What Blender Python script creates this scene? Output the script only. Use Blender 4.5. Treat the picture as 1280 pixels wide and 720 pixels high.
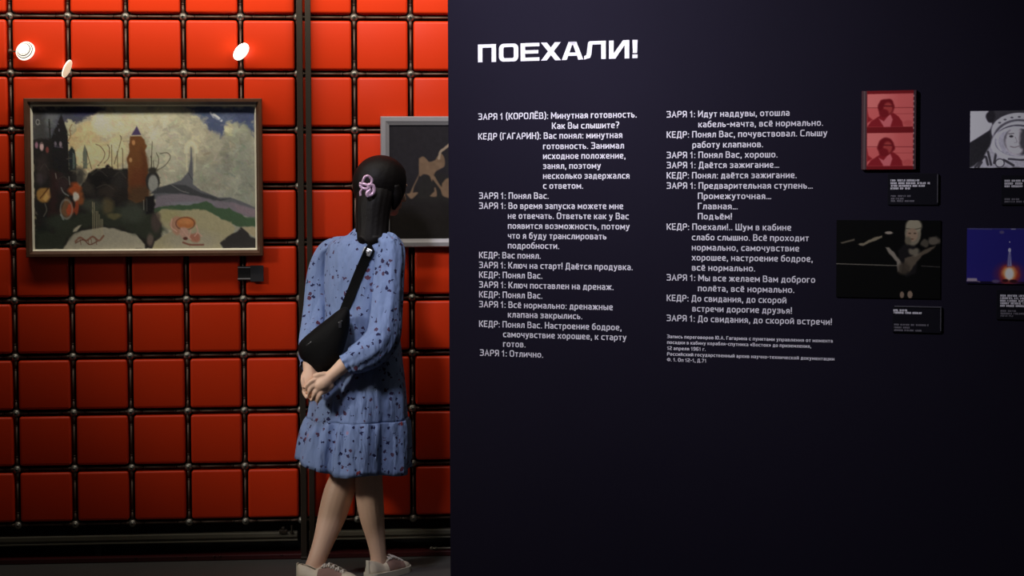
import bpy, bmesh, math, random
import numpy as np
from mathutils import Vector, Matrix
random.seed(4)
for o in list(bpy.data.objects): bpy.data.objects.remove(o)
S = bpy.context.scene
COL = S.collection
PI = math.pi

# ------------------------------------------------------------------ camera, world, lights, exposure
F_PX, CAM_H = 2400.0, 1.5
PITCH, ROLL = math.radians(-3.20), math.radians(0.17)
cam_d = bpy.data.cameras.new('camera'); cam_d.sensor_width = 36; cam_d.lens = 36 * F_PX / 1280
cam = bpy.data.objects.new('camera', cam_d); COL.objects.link(cam)
CAM_R = (Matrix.Rotation(PI / 2 + PITCH, 4, 'X') @ Matrix.Rotation(-ROLL, 4, 'Z'))
cam.matrix_world = Matrix.Translation((0, 0, CAM_H)) @ CAM_R
S.camera = cam
S.view_settings.view_transform = 'Standard'; S.view_settings.look = 'None'
S.view_settings.gamma = 1; S.view_settings.use_curve_mapping = False
S.view_settings.exposure = 0.0

w = bpy.data.worlds.new('dim_gallery'); S.world = w; w.use_nodes = True
w.node_tree.nodes['Background'].inputs[0].default_value = (0.8, 0.7, 0.66, 1)
w.node_tree.nodes['Background'].inputs[1].default_value = 0.027

def area(name, loc, target, sx, sy, power, color, spread=180):
    l = bpy.data.lights.new(name, 'AREA'); l.shape = 'RECTANGLE'; l.size = sx; l.size_y = sy
    l.energy = power; l.color = color; l.spread = math.radians(spread)
    o = bpy.data.objects.new(name, l); COL.objects.link(o); o.location = loc
    d = Vector(target) - Vector(loc)
    o.rotation_euler = d.to_track_quat('-Z', 'Y').to_euler()
    return o
# row of ceiling spots washing the red wall from above, gallery spot to the left, spot on the text panel
area('wall_wash_light', (-1.05, 6.88, 2.78), (-1.05, 7.5, 2.66), 2.6, 0.08, 33, (1.0, 0.92, 0.80))
area('gallery_light', (-3.5, 5.2, 2.6), (-0.45, 7.28, 0.66), 0.4, 0.4, 2.2, (1.0, 0.94, 0.86), 32)
area('panel_light', (-0.95, 5.30, 3.1), (0.35, 6.4, 1.75), 0.3, 0.3, 17, (0.90, 0.88, 1.0), 80)

# ------------------------------------------------------------------ projection helpers (measure the place from the camera's pose)
def ray(px, py):
    d = Vector(((px - 640) / F_PX, -(py - 360) / F_PX, -1.0))
    return (CAM_R.to_3x3() @ d).normalized()
CAM_P = Vector((0, 0, CAM_H))
def hit(px, py, p0, n):
    d = ray(px, py); t = (Vector(p0) - CAM_P).dot(n) / d.dot(n)
    return CAM_P + d * t
# the lattice wall: origin at a node near its upper left, local x along the wall, local y into it
WA = math.radians(5.01)
G, GV = 0.2221, 0.2215
WO = Vector((-1.9474, 7.5, CAM_H + 0.6443))
WU = Vector((math.cos(WA), math.sin(WA), 0)); WN = Vector((-math.sin(WA), math.cos(WA), 0))
def wall_uz(px, py, yoff=0.0):
    p = hit(px, py, WO + WN * yoff, WN)
    return (p - WO).dot(WU), p.z
def wall_p(u, y, z): return Vector((WO.x, WO.y, 0)) + WU * u + WN * y + Vector((0, 0, z))
# the text partition
BA = math.radians(-20.86)
BU = Vector((math.cos(BA), math.sin(BA), 0)); BN = Vector((-math.sin(BA), math.cos(BA), 0))
_e = ray(561, 360); BO = Vector((_e.x / _e.y * 6.6, 6.6, 0))
def board(px, py):
    p = hit(px, py, BO, BN); return (p - BO).dot(BU), p.z

# ------------------------------------------------------------------ materials
def lin(c):
    c = np.asarray(c, float) / 255.0
    return np.where(c <= 0.04045, c / 12.92, ((c + 0.055) / 1.055) ** 2.4)
def mat(name, rgb, rough=0.5, metal=0.0, spec=0.5, noise=0.0, nscale=20, bump=0.0, bscale=60, emit=None):
    m = bpy.data.materials.new(name); m.use_nodes = True
    nt = m.node_tree; b = nt.nodes['Principled BSDF']
    c = tuple(lin(rgb)) + (1,)
    b.inputs['Base Color'].default_value = c
    b.inputs['Roughness'].default_value = rough; b.inputs['Metallic'].default_value = metal
    b.inputs['Specular IOR Level'].default_value = spec
    tc = nt.nodes.new('ShaderNodeTexCoord')
    if noise:
        n = nt.nodes.new('ShaderNodeTexNoise'); n.inputs['Scale'].default_value = nscale; n.inputs['Detail'].default_value = 5
        nt.links.new(tc.outputs['Object'], n.inputs['Vector'])
        r = nt.nodes.new('ShaderNodeMix'); r.data_type = 'RGBA'
        r.inputs[6].default_value = tuple(x * (1 - noise) for x in c[:3]) + (1,)
        r.inputs[7].default_value = tuple(min(1, x * (1 + noise)) for x in c[:3]) + (1,)
        nt.links.new(n.outputs['Fac'], r.inputs[0]); nt.links.new(r.outputs[2], b.inputs['Base Color'])
    if bump:
        n = nt.nodes.new('ShaderNodeTexNoise'); n.inputs['Scale'].default_value = bscale; n.inputs['Detail'].default_value = 4
        nt.links.new(tc.outputs['Object'], n.inputs['Vector'])
        bp = nt.nodes.new('ShaderNodeBump'); bp.inputs['Strength'].default_value = bump; bp.inputs['Distance'].default_value = 0.004
        nt.links.new(n.outputs['Fac'], bp.inputs['Height']); nt.links.new(bp.outputs[0], b.inputs['Normal'])
    if emit:
        b.inputs['Emission Color'].default_value = tuple(lin(emit[0])) + (1,); b.inputs['Emission Strength'].default_value = emit[1]
    return m
M = {}
M['red'] = mat('red_lacquer', (221, 57, 17), 0.38, spec=0.3, noise=0.06, nscale=5, bump=0.02, bscale=8)
M['steel'] = mat('brown_grey_steel', (98, 79, 66), 0.5, 0.3, noise=0.25, nscale=60)
M['ball'] = mat('zinc_ball', (150, 148, 138), 0.4, 0.7, noise=0.3, nscale=90)
M['hole'] = mat('dark_bolt_recess', (18, 16, 15), 0.6)
M['post'] = mat('dark_bronze_post', (48, 40, 30), 0.5, 0.2, noise=0.12, nscale=12)
M['black'] = mat('black_backing', (14, 13, 13), 0.8, noise=0.2, nscale=6)
M['floor'] = mat('charcoal_floor', (74, 74, 72), 0.55, noise=0.15, nscale=9, bump=0.1, bscale=40)
M['rail'] = mat('grey_rail', (104, 100, 86), 0.5, 0.3, noise=0.2, nscale=14)
M['plinth'] = mat('dark_red_trim', (62, 16, 18), 0.4, noise=0.2, nscale=10)
M['wood'] = mat('walnut_frame', (92, 62, 46), 0.32, spec=0.6, noise=0.3, nscale=25)
M['gilt'] = mat('gilt_slip', (254, 248, 226), 0.25)
M['alu'] = mat('brushed_silver_frame', (168, 166, 168), 0.42, 0.35, noise=0.08, nscale=30)
M['plate'] = mat('charcoal_caption_plate', (52, 52, 56), 0.4)
M['silver'] = mat('silver_strip', (190, 190, 192), 0.3, 0.6)
M['navy'] = mat('navy_board', (29, 26, 38), 0.8, spec=0.04, noise=0.06, nscale=4)
M['white'] = mat('white_vinyl', (236, 232, 238), 0.6)
M['greytext'] = mat('grey_vinyl', (120, 116, 124), 0.6)
M['card'] = mat('black_caption_card', (20, 19, 26), 0.75, spec=0.08)
M['cardedge'] = mat('grey_card_edge', (66, 64, 70), 0.5)  # light caught on the black card edges, put into a paler grey
M['skin'] = mat('skin', (232, 192, 164), 0.5, noise=0.08, nscale=14)
M['hair'] = mat('dark_brown_hair', (13, 9, 8), 0.55, spec=0.2, bump=0.3, bscale=70)
M['bag'] = mat('black_nylon', (9, 9, 10), 0.7, spec=0.15, noise=0.2, nscale=40, bump=0.25, bscale=55)
M['strap'] = mat('black_webbing', (10, 10, 11), 0.75, spec=0.15, bump=0.2, bscale=300)
M['clip'] = mat('pink_lilac_acetate', (226, 190, 218), 0.25, 0.2, noise=0.25, nscale=80)
M['shoe'] = mat('cream_leather', (226, 212, 188), 0.5, noise=0.08, nscale=25)
M['shoe2'] = mat('dusty_mauve_suede', (150, 118, 106), 0.8, noise=0.15, nscale=40)
M['sole'] = mat('cream_rubber', (212, 204, 184), 0.6)
M['lace'] = mat('white_lace', (222, 214, 202), 0.8)
M['eye'] = mat('eye', (60, 40, 30), 0.2)
M['lampring'] = mat('white_lamp_rim', (240, 234, 220), 0.4, emit=((255, 240, 220), 1.3))
M['lampglow'] = mat('lamp_glow', (255, 255, 255), 0.4, emit=((255, 248, 235), 7.0))
M['lampface'] = mat('cream_lamp_face', (250, 236, 205), 0.5, emit=((255, 236, 200), 0.5))

def dress_mat():
    m = bpy.data.materials.new('blue_floral_cotton'); m.use_nodes = True
    nt = m.node_tree; b = nt.nodes['Principled BSDF']; L = nt.links.new
    b.inputs['Roughness'].default_value = 0.85; b.inputs['Specular IOR Level'].default_value = 0.15
    tc = nt.nodes.new('ShaderNodeTexCoord')
    wob = nt.nodes.new('ShaderNodeTexNoise'); wob.inputs['Scale'].default_value = 95
    L(tc.outputs['Object'], wob.inputs['Vector'])
    add = nt.nodes.new('ShaderNodeMixRGB'); add.blend_type = 'LINEAR_LIGHT'; add.inputs[0].default_value = 0.011
    L(tc.outputs['Object'], add.inputs[1]); L(wob.outputs['Color'], add.inputs[2])
    cur = None
    base = nt.nodes.new('ShaderNodeRGB'); base.outputs[0].default_value = tuple(lin((128, 148, 190))) + (1,)
    cur = base.outputs[0]
    for sc, th, stops in ((40, 0.27, [(0.0, (40, 42, 78)), (0.40, (58, 50, 80)), (0.66, (84, 62, 84)), (0.84, (128, 148, 190))]),
                          (25, 0.23, [(0.0, (128, 148, 190)), (0.42, (98, 58, 76)), (0.56, (142, 62, 66)), (0.62, (158, 132, 156)), (0.66, (128, 148, 190))])):
        v = nt.nodes.new('ShaderNodeTexVoronoi'); v.inputs['Scale'].default_value = sc; v.inputs['Randomness'].default_value = 0.9
        L(add.outputs[0], v.inputs['Vector'])
        cmp_ = nt.nodes.new('ShaderNodeMath'); cmp_.operation = 'LESS_THAN'; cmp_.inputs[1].default_value = th
        L(v.outputs['Distance'], cmp_.inputs[0])
        ramp = nt.nodes.new('ShaderNodeValToRGB'); ramp.color_ramp.interpolation = 'CONSTANT'
        el = ramp.color_ramp.elements
        while len(el) > 1: el.remove(el[-1])
        el[0].position = 0; el[0].color = tuple(lin(stops[0][1])) + (1,)
        for p, c in stops[1:]:
            e = el.new(p); e.color = tuple(lin(c)) + (1,)
        sep = nt.nodes.new('ShaderNodeSeparateColor'); L(v.outputs['Color'], sep.inputs[0]); L(sep.outputs[0], ramp.inputs[0])
        mx = nt.nodes.new('ShaderNodeMixRGB'); L(cmp_.outputs[0], mx.inputs[0]); L(cur, mx.inputs[1]); L(ramp.outputs[0], mx.inputs[2])
        cur = mx.outputs[0]
    L(cur, b.inputs['Base Color'])
    n = nt.nodes.new('ShaderNodeTexNoise'); n.inputs['Scale'].default_value = 18; n.inputs['Detail'].default_value = 3
    mp = nt.nodes.new('ShaderNodeMapping'); mp.inputs['Scale'].default_value = (1, 1, 0.35)
    L(tc.outputs['Object'], mp.inputs['Vector']); L(mp.outputs[0], n.inputs['Vector'])
    bp = nt.nodes.new('ShaderNodeBump'); bp.inputs['Strength'].default_value = 0.9; bp.inputs['Distance'].default_value = 0.035
    L(n.outputs['Fac'], bp.inputs['Height']); L(bp.outputs[0], b.inputs['Normal'])
    return m
M['dress'] = dress_mat()

def attr_mat(name, rough=0.5, spec=0.4):
    m = bpy.data.materials.new(name); m.use_nodes = True
    nt = m.node_tree; b = nt.nodes['Principled BSDF']
    a = nt.nodes.new('ShaderNodeAttribute'); a.attribute_name = 'paint'
    nt.links.new(a.outputs['Color'], b.inputs['Base Color'])
    b.inputs['Roughness'].default_value = rough; b.inputs['Specular IOR Level'].default_value = spec
    return m
M['oil'] = attr_mat('oil_paint', 0.45, 0.35)
M['print'] = attr_mat('photo_print', 0.7, 0.06)

# ------------------------------------------------------------------ mesh helpers
def link(name, me, m=None, parent=None, smooth=False):
    o = bpy.data.objects.new(name, me); COL.objects.link(o)
    for x in (m if isinstance(m, (list, tuple)) else [m]):
        if x: me.materials.append(x)
    if parent: o.parent = parent
    if smooth: me.polygons.foreach_set('use_smooth', [True] * len(me.polygons))
    return o
def obj(name, bm, m=None, parent=None, smooth=False):
    me = bpy.data.meshes.new(name); bmesh.ops.recalc_face_normals(bm, faces=bm.faces[:])
    bm.to_mesh(me); bm.free()
    return link(name, me, m, parent, smooth)
def thing(name, label, cat, loc=(0, 0, 0), rotz=0, group=None):
    o = bpy.data.objects.new(name, None); COL.objects.link(o); o.empty_display_size = 0.05
    o.location = loc; o.rotation_euler = (0, 0, rotz)
    return tag(o, label, cat, group)
def tag(o, label, cat, group=None):
    o['label'] = label; o['category'] = cat
    if group: o['group'] = group
    return o
def box(bm, x0, x1, y0, y1, z0, z1, bev=0, seg=2, mi=0):
    r = bmesh.ops.create_cube(bm, size=1)
    for v in r['verts']:
        v.co = Vector(((x0 + x1) / 2 + v.co.x * (x1 - x0), (y0 + y1) / 2 + v.co.y * (y1 - y0), (z0 + z1) / 2 + v.co.z * (z1 - z0)))
    vs = r['verts']; fs = {f for v in vs for f in v.link_faces}
    for f in fs: f.material_index = mi
    if bev:
        es = list({e for v in vs for e in v.link_edges})
        bmesh.ops.bevel(bm, geom=es, offset=bev, segments=seg, profile=0.5, affect='EDGES')
def cyl(bm, p0, p1, r0, r1=None, n=12, mi=0):
    p0, p1 = Vector(p0), Vector(p1); r1 = r0 if r1 is None else r1
    d = p1 - p0; q = d.to_track_quat('Z', 'Y').to_matrix().to_4x4()
    r = bmesh.ops.create_cone(bm, cap_ends=True, segments=n, radius1=r0, radius2=r1, depth=d.length,
                              matrix=Matrix.Translation((p0 + p1) / 2) @ q)
    for f in {f for v in r['verts'] for f in v.link_faces}: f.material_index = mi
def ball(bm, c, r, n=14, scale=(1, 1, 1), rot=None, mi=0):
    mtx = Matrix.Translation(c) @ (rot.to_4x4() if rot else Matrix.Identity(4)) @ Matrix.Diagonal((*scale, 1))
    q = bmesh.ops.create_uvsphere(bm, u_segments=n, v_segments=max(6, n // 2 + 1), radius=r, matrix=mtx)
    for f in {f for v in q['verts'] for f in v.link_faces}: f.material_index = mi
def spline(pts, n):
    P = [np.asarray(p, float) for p in pts]; P = [2 * P[0] - P[1]] + P + [2 * P[-1] - P[-2]]
    out = []
    for i in range(1, len(P) - 2):
        for k in range(n):
            t = k / n; a, b, c, d = P[i - 1], P[i], P[i + 1], P[i + 2]
            out.append(0.5 * (2 * b + (c - a) * t + (2 * a - 5 * b + 4 * c - d) * t * t + (3 * b - a - 3 * c + d) * t ** 3))
    out.append(P[-2]); return np.array(out)
def tube(bm, pts, radii, seg=12, n=6, cap=True, fold=None, mi=0):
    """smooth tube through pts with the radius of each"""
    D = spline([list(p) + [r] for p, r in zip(pts, radii)], n)
    P, R = D[:, :3], np.maximum(D[:, 3], 1e-4); rings = []
    up = None
    for i in range(len(P)):
        t = Vector(P[min(i + 1, len(P) - 1)] - P[max(i - 1, 0)]).normalized()
        if up is None: up = Vector((0.31, 0.9, 0.3)); up = (up - t * up.dot(t)).normalized()
        else: up = (up - t * up.dot(t)).normalized()
        s = t.cross(up); ring = []
        for k in range(seg):
            a = 2 * PI * k / seg
            rr = R[i] * (1 + (fold(i / (len(P) - 1), a) if fold else 0))
            ring.append(bm.verts.new(Vector(P[i]) + (up * math.cos(a) + s * math.sin(a)) * rr))
        rings.append(ring)
    for a, b in zip(rings, rings[1:]):
        for k in range(seg):
            f = bm.faces.new((a[k], a[(k + 1) % seg], b[(k + 1) % seg], b[k])); f.material_index = mi
    if cap:
        for r in (rings[0], rings[-1][::-1]):
            f = bm.faces.new(r); f.material_index = mi
    return rings
def limb(bm, pts, radii, seg=16, n=6):
    tube(bm, pts, radii, seg, n)
    ball(bm, Vector(pts[0]), radii[0] * 0.98, 16); ball(bm, Vector(pts[-1]), radii[-1] * 0.98, 16)
def prism(bm, pts, y0, y1, mi=0):
    """polygon in local x-z, extruded along y"""
    a = [bm.verts.new((x, y0, z)) for x, z in pts]; b = [bm.verts.new((x, y1, z)) for x, z in pts]
    fs = [bm.faces.new(a), bm.faces.new(b[::-1])]
    for i in range(len(pts)):
        j = (i + 1) % len(pts); fs.append(bm.faces.new((a[i], b[i], b[j], a[j])))
    for f in fs: f.material_index = mi
def evaluated(o):
    dg = bpy.context.evaluated_depsgraph_get(); me = bpy.data.meshes.new_from_object(o.evaluated_get(dg)); return me

# ------------------------------------------------------------------ a small painter for the pictures (colours of the picture itself)
class Pic:
    def __init__(s, x0, y0, x1, y1, step, seed=1):
        s.b = (x0, y0, x1, y1); s.nx = int((x1 - x0) / step) + 1; s.ny = int((y1 - y0) / step) + 1
        s.X, s.Y = np.meshgrid(np.linspace(x0, x1, s.nx), np.linspace(y0, y1, s.ny))
        s.C = np.zeros((s.ny, s.nx, 3)); s.rng = np.random.RandomState(seed)
    def mix(s, a, c):
        a = np.clip(a, 0, 1)[..., None]; s.C = s.C * (1 - a) + np.asarray(c, float) * a
    def noise(s, sx, sy=None):
        sy = sy or sx; x0, y0, x1, y1 = s.b
        g = s.rng.rand(int((y1 - y0) / sy) + 3, int((x1 - x0) / sx) + 3)
        fx, fy = (s.X - x0) / sx, (s.Y - y0) / sy; ix, iy = fx.astype(int), fy.astype(int); tx, ty = fx - ix, fy - iy
        tx, ty = tx * tx * (3 - 2 * tx), ty * ty * (3 - 2 * ty)
        return (g[iy, ix] * (1 - tx) + g[iy, ix + 1] * tx) * (1 - ty) + (g[iy + 1, ix] * (1 - tx) + g[iy + 1, ix + 1] * tx) * ty
    def poly(s, pts, c, soft=0.7, a=1.0, wob=0.0):
        X, Y = s.X, s.Y
        if wob: X = X + (s.noise(5) - .5) * wob; Y = Y + (s.noise(5) - .5) * wob
        ins = np.zeros(X.shape, bool); dm = np.full(X.shape, 1e9)
        for (ax, ay), (bx, by) in zip(pts, pts[1:] + pts[:1]):
            if ay != by:
                cr = ((ay > Y) != (by > Y)) & (X < (bx - ax) * (Y - ay) / (by - ay) + ax); ins ^= cr
            dx, dy = bx - ax, by - ay; t = np.clip(((X - ax) * dx + (Y - ay) * dy) / (dx * dx + dy * dy + 1e-9), 0, 1)
            dm = np.minimum(dm, np.hypot(X - ax - t * dx, Y - ay - t * dy))
        s.mix(a * np.clip(0.5 + np.where(ins, dm, -dm) / (2 * soft), 0, 1), c)
    def ell(s, cx, cy, rx, ry, c, soft=0.25, a=1.0, wob=0.0):
        X, Y = s.X, s.Y
        if wob: X = X + (s.noise(6) - .5) * wob; Y = Y + (s.noise(6) - .5) * wob
        d = np.hypot((X - cx) / rx, (Y - cy) / ry); s.mix(a * np.clip((1 - d) / soft + 0.5, 0, 1), c)
    def ring(s, cx, cy, rx, ry, wd, c, a=1.0, top=False):
        d = np.abs(np.hypot((s.X - cx) / rx, (s.Y - cy) / ry) - 1) * min(rx, ry)
        k = np.clip(1.2 - d / wd, 0, 1)
        if top: k = k * (s.Y < cy + ry * .3)
        s.mix(a * k, c)
    def line(s, pts, wd, c, a=1.0):
        pts = spline(pts, 6) if len(pts) > 2 else np.array(pts, float); dm = np.full(s.X.shape, 1e9)
        for (ax, ay), (bx, by) in zip(pts, pts[1:]):
            dx, dy = bx - ax, by - ay; t = np.clip(((s.X - ax) * dx + (s.Y - ay) * dy) / (dx * dx + dy * dy + 1e-9), 0, 1)
            dm = np.minimum(dm, np.hypot(s.X - ax - t * dx, s.Y - ay - t * dy))
        s.mix(a * np.clip(wd / 2 + 0.5 - dm, 0, 1), c)
    def strokes(s, n, ln, wd, jit):
        x0, y0, x1, y1 = s.b; kx, ky = (s.nx - 1) / (x1 - x0), (s.ny - 1) / (y1 - y0)
        for _ in range(n):
            x, y = s.rng.uniform(x0, x1), s.rng.uniform(y0, y1); a = s.rng.normal(.2, .8); l = ln * s.rng.uniform(.5, 1.2)
            i, j = int((y - y0) * ky), int((x - x0) * kx); c = s.C[i, j] * (1 + s.rng.uniform(-jit, jit)) + s.rng.uniform(-5, 5, 3)
            r = int(l * kx) + 4; sl = (slice(max(0, i - r), i + r), slice(max(0, j - r), j + r)); X, Y = s.X[sl], s.Y[sl]
            dx, dy = math.cos(a), math.sin(a); t = np.clip((X - x) * dx + (Y - y) * dy, -l / 2, l / 2)
            d = np.hypot(X - x - t * dx, Y - y - t * dy - .02 * t * t); k = (np.clip(wd / 2 + .5 - d, 0, 1) * .75)[..., None]
            s.C[sl] = s.C[sl] * (1 - k) + c * k
    def speck(s, amt, sx, sy=None):
        s.C = s.C * (1 + amt * (s.noise(sx, sy) - 0.5))[..., None]
    def mesh(s, name, x0, x1, z0, z1, y, m, parent, gain=1.0, relief=0.0, thick=0.0):
        """a slab whose front is the painted grid; x0..x1, z1 (top)..z0 in metres"""
        nx, ny = s.nx, s.ny; gx, gz = np.meshgrid(np.linspace(x0, x1, nx), np.linspace(z1, z0, ny))
        co = np.stack([gx, np.full(gx.shape, y), gz], -1)
        if relief: co[..., 1] -= relief * (s.noise(2.2, 1.4) + s.noise(1.1)) * .5
        idx = np.arange(nx * ny).reshape(ny, nx)
        q = np.stack([idx[:-1, :-1], idx[1:, :-1], idx[1:, 1:], idx[:-1, 1:]], -1).reshape(-1, 4)
        V = co.reshape(-1, 3); Cl = np.ones((nx * ny, 4)); Cl[:, :3] = np.clip(lin(np.clip(s.C, 0, 255)) * gain, 0, 0.9).reshape(-1, 3)
        if thick:
            V = np.vstack([V, [[x0, y + thick, z1], [x1, y + thick, z1], [x1, y + thick, z0], [x0, y + thick, z0]]])
            n0 = nx * ny; Cl = np.vstack([Cl, np.tile([.01, .01, .01, 1], (4, 1))])
        me = bpy.data.meshes.new(name); faces = q.tolist()
        if thick:
            faces += [idx[0, ::-1].tolist()[::-1] + [n0 + 1, n0], idx[:, -1].tolist() + [n0 + 2, n0 + 1],
                      idx[-1, ::-1].tolist() + [n0 + 3, n0 + 2], idx[::-1, 0].tolist() + [n0, n0 + 3], [n0, n0 + 1, n0 + 2, n0 + 3]]
        me.from_pydata(V.tolist(), [], faces)
        at = me.color_attributes.new('paint', 'FLOAT_COLOR', 'POINT'); at.data.foreach_set('color', Cl.ravel())
        return link(name, me, m, parent)

# ------------------------------------------------------------------ the setting
def struct(name, bm, m, loc=(0, 0, 0), rotz=0):
    o = obj(name, bm, m); o['kind'] = 'structure'; o.location = loc; o.rotation_euler = (0, 0, rotz); return o
bm = bmesh.new(); box(bm, -6, 6, -1.5, 9.5, -0.1, 0); struct('floor', bm, M['floor'])
bm = bmesh.new(); box(bm, -3.0, 6.0, 0.085, 0.20, 0, 4.2); struct('wall_back', bm, M['black'], (WO.x, WO.y, 0), WA)
# dark red trim along the floor below the lattice
bm = bmesh.new(); box(bm, -3.0, 3.4, -0.035, 0.085, 0, 0.022, 0.004)
for px in (170, 232, 268, 275, 352):
    u, z = wall_uz(px, 700, -0.03); ball(bm, (u, -0.036, 0.019), 0.0045, 8)
struct('trim_1', bm, M['plinth'], (WO.x, WO.y, 0), WA)

# ------------------------------------------------------------------ ball-and-rod lattice
NC, NR = 8, 10
lat = thing('metal_lattice', 'brown-grey metal rod lattice with ball joints running between the red wall panels', 'lattice',
            wall_p(0, 0, 0), WA)
def node_bm(arms=4):
    bm = bmesh.new(); ball(bm, (0, 0, 0), 0.0155, 18)
    cyl(bm, (0, -0.0135, 0), (0, -0.0172, 0), 0.006, 0.0055, 8); cyl(bm, (0, -0.0165, 0), (0, -0.0176, 0), 0.0032, 0.003, 6, 1)
    for a in range(arms):
        d = Vector((math.cos(a * PI / 2), 0, math.sin(a * PI / 2)))
        cyl(bm, d * 0.0125, d * 0.045, 0.0068, 0.0036, 10, 2)
        cyl(bm, d * 0.045, d * 0.048, 0.0034, 0.0034, 8, 1)
    return bm
def rod_bm(L):
    bm = bmesh.new(); h = L / 2 - 0.048
    cyl(bm, (-h, 0, 0), (h, 0, 0), 0.0042, n=12)
    for s in (-1, 1):
        cyl(bm, (s * (h - 0.004), 0, 0), (s * h, 0, 0), 0.0048, n=12)
    return bm
node0 = obj('ball_joint', node_bm(), [M['ball'], M['hole'], M['steel']], lat, True)
node_end = obj('ball_joint', node_bm(3), [M['ball'], M['hole'], M['steel']], lat, True)
rod0 = obj('horizontal_rod', rod_bm(G), M['steel'], lat, True)
vrod0 = obj('vertical_rod', rod_bm(GV), M['steel'], lat, True)
def put(src, x, z, rot=(0, 0, 0), first=[set()]):
    if src.name in first[0]:
        o = src.copy(); COL.objects.link(o); o.parent = lat
    else:
        o = src; first[0].add(src.name)
    o.location = (x, 0, z); o.rotation_euler = rot; return o
NX = lambda c: c * G
NZ = lambda r: WO.z - r * GV
for r in range(NR):
    for c in range(-1, NC):
        if c >= 0: put(node0 if r < NR - 1 else node_end, NX(c), NZ(r))
        put(rod0, NX(c) + G / 2, NZ(r))
for c in range(NC):
    for r in range(-1, NR - 1):
        put(vrod0, NX(c), NZ(r) - GV / 2, (0, PI / 2, 0))

# ------------------------------------------------------------------ red wall panels
ORD = ['top', 'second', 'third', 'fourth', 'fifth', 'sixth', 'seventh', 'eighth', 'ninth', 'bottom']
bm = bmesh.new(); box(bm, -0.0995, 0.0995, 0, 0.088, -0.0968, 0.0968, 0.0105, 4)
pan0 = obj('red_square_panel', bm, M['red'], None, True); used = False
for r in range(-1, 9):
    for c in range(-1, 8):
        if (r in (2, 3) and c in (1, 2, 3, 7)): continue
        o = pan0 if not used else pan0.copy()
        if used: COL.objects.link(o)
        used = True
        o.location = wall_p(NX(c) + G / 2, -0.014, NZ(r) - GV / 2); o.rotation_euler = (0, 0, WA)
        row = ORD[r + 1] + (' row' if r in (-1, 8) else ' row from the top')
        if c <= 4: cl = ['first', 'second', 'third', 'fourth', 'fifth', 'sixth'][c + 1] + ' column from the left'
        else: cl = ['first', 'second', 'third'][c - 5] + ' column right of the dark posts'
        tag(o, 'square red wall panel, %s, %s' % (row, cl), 'wall panel', 'red panels of the lattice wall')

# ------------------------------------------------------------------ pair of posts, base rails
for a, b, lab in ((366.3, 373.9, 'left one of the two dark upright posts splitting the red wall'),
                  (377.0, 384.2, 'right one of the two dark upright posts splitting the red wall')):
    u0, _ = wall_uz(a, 10, -0.05); u1, _ = wall_uz(b, 10, -0.05)
    dx = 0.012
    t = thing('steel_post', lab, 'post', wall_p((u0 + u1) / 2 + dx, -0.035, 0), WA)
    h = (u1 - u0) / 2
    bm = bmesh.new(); box(bm, -h, h, -0.015, 0.013, 0.01, 2.6, 0.002, 2); o = obj('tube', bm, M['post'], t)
    bm = bmesh.new(); box(bm, -h - 0.0015, h + 0.0015, -0.017, 0.0138, 0.0, 0.012, 0.002, 1); obj('foot_plate', bm, M['post'], t)
def base_rail(u0, u1, lab, clamp_at):
    t = thing('base_rail', lab, 'rail', wall_p((u0 + u1) / 2, 0, 0.07), WA); h = (u1 - u0) / 2
    bm = bmesh.new()
    box(bm, -h, h, -0.012, 0.03, 0.014, 0.034, 0.003); box(bm, -h, h, -0.004, 0.03, 0.006, 0.014); box(bm, -h, h, -0.012, 0.03, 0.0, 0.006, 0.001)
    obj('beam', bm, M['rail'], t)
    for cu in clamp_at:
        bm = bmesh.new(); x = cu - (u0 + u1) / 2
        box(bm, x - 0.016, x + 0.016, -0.018, 0.02, 0.030, 0.044, 0.002); box(bm, x - 0.006, x + 0.006, -0.016, 0.0, 0.044, 0.056, 0.002)
        cyl(bm, (x + 0.034, -0.01, 0.03), (x + 0.034, -0.01, 0.062), 0.004); cyl(bm, (x + 0.034, -0.01, 0.03), (x + 0.034, -0.01, 0.035), 0.009, n=6)
        obj('clamp', bm, M['post'], t)
    for x in (-h * .55, h * .55):
        bm = bmesh.new(); box(bm, x - 0.012, x + 0.012, 0.0, 0.024, -0.048, 0.002, 0.002); obj('foot', bm, M['black'], t)
base_rail(-2.4, wall_uz(372, 675, -0.02)[0], 'grey metal rail low along the floor left of the dark posts', [wall_uz(354, 668, -0.02)[0]])
base_rail(wall_uz(386, 672, -0.02)[0], 2.4, 'grey metal rail low behind the legs of the woman, right of the posts', [])
u0, _ = wall_uz(540, 692, -0.045); u1, _ = wall_uz(600, 692, -0.045)
bm = bmesh.new(); cyl(bm, (0, 0, 0.007), (u1 - u0, 0, 0.007), 0.0045); ball(bm, (0, 0, 0.008), 0.008, 12); cyl(bm, (0.012, 0, 0.007), (0.022, 0, 0.007), 0.0065, n=6)
box(bm, u1 - u0 - 0.01, u1 - u0 + .01, -0.008, 0.008, 0, 0.014, 0.001)
o = obj('floor_rod', bm, M['rail'], None, True); o.location = wall_p(u0, -0.02, 0.0225); o.rotation_euler = (0, 0, WA)
tag(o, 'short grey rod with a bright end on the red floor trim beside the navy board', 'rod')

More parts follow.
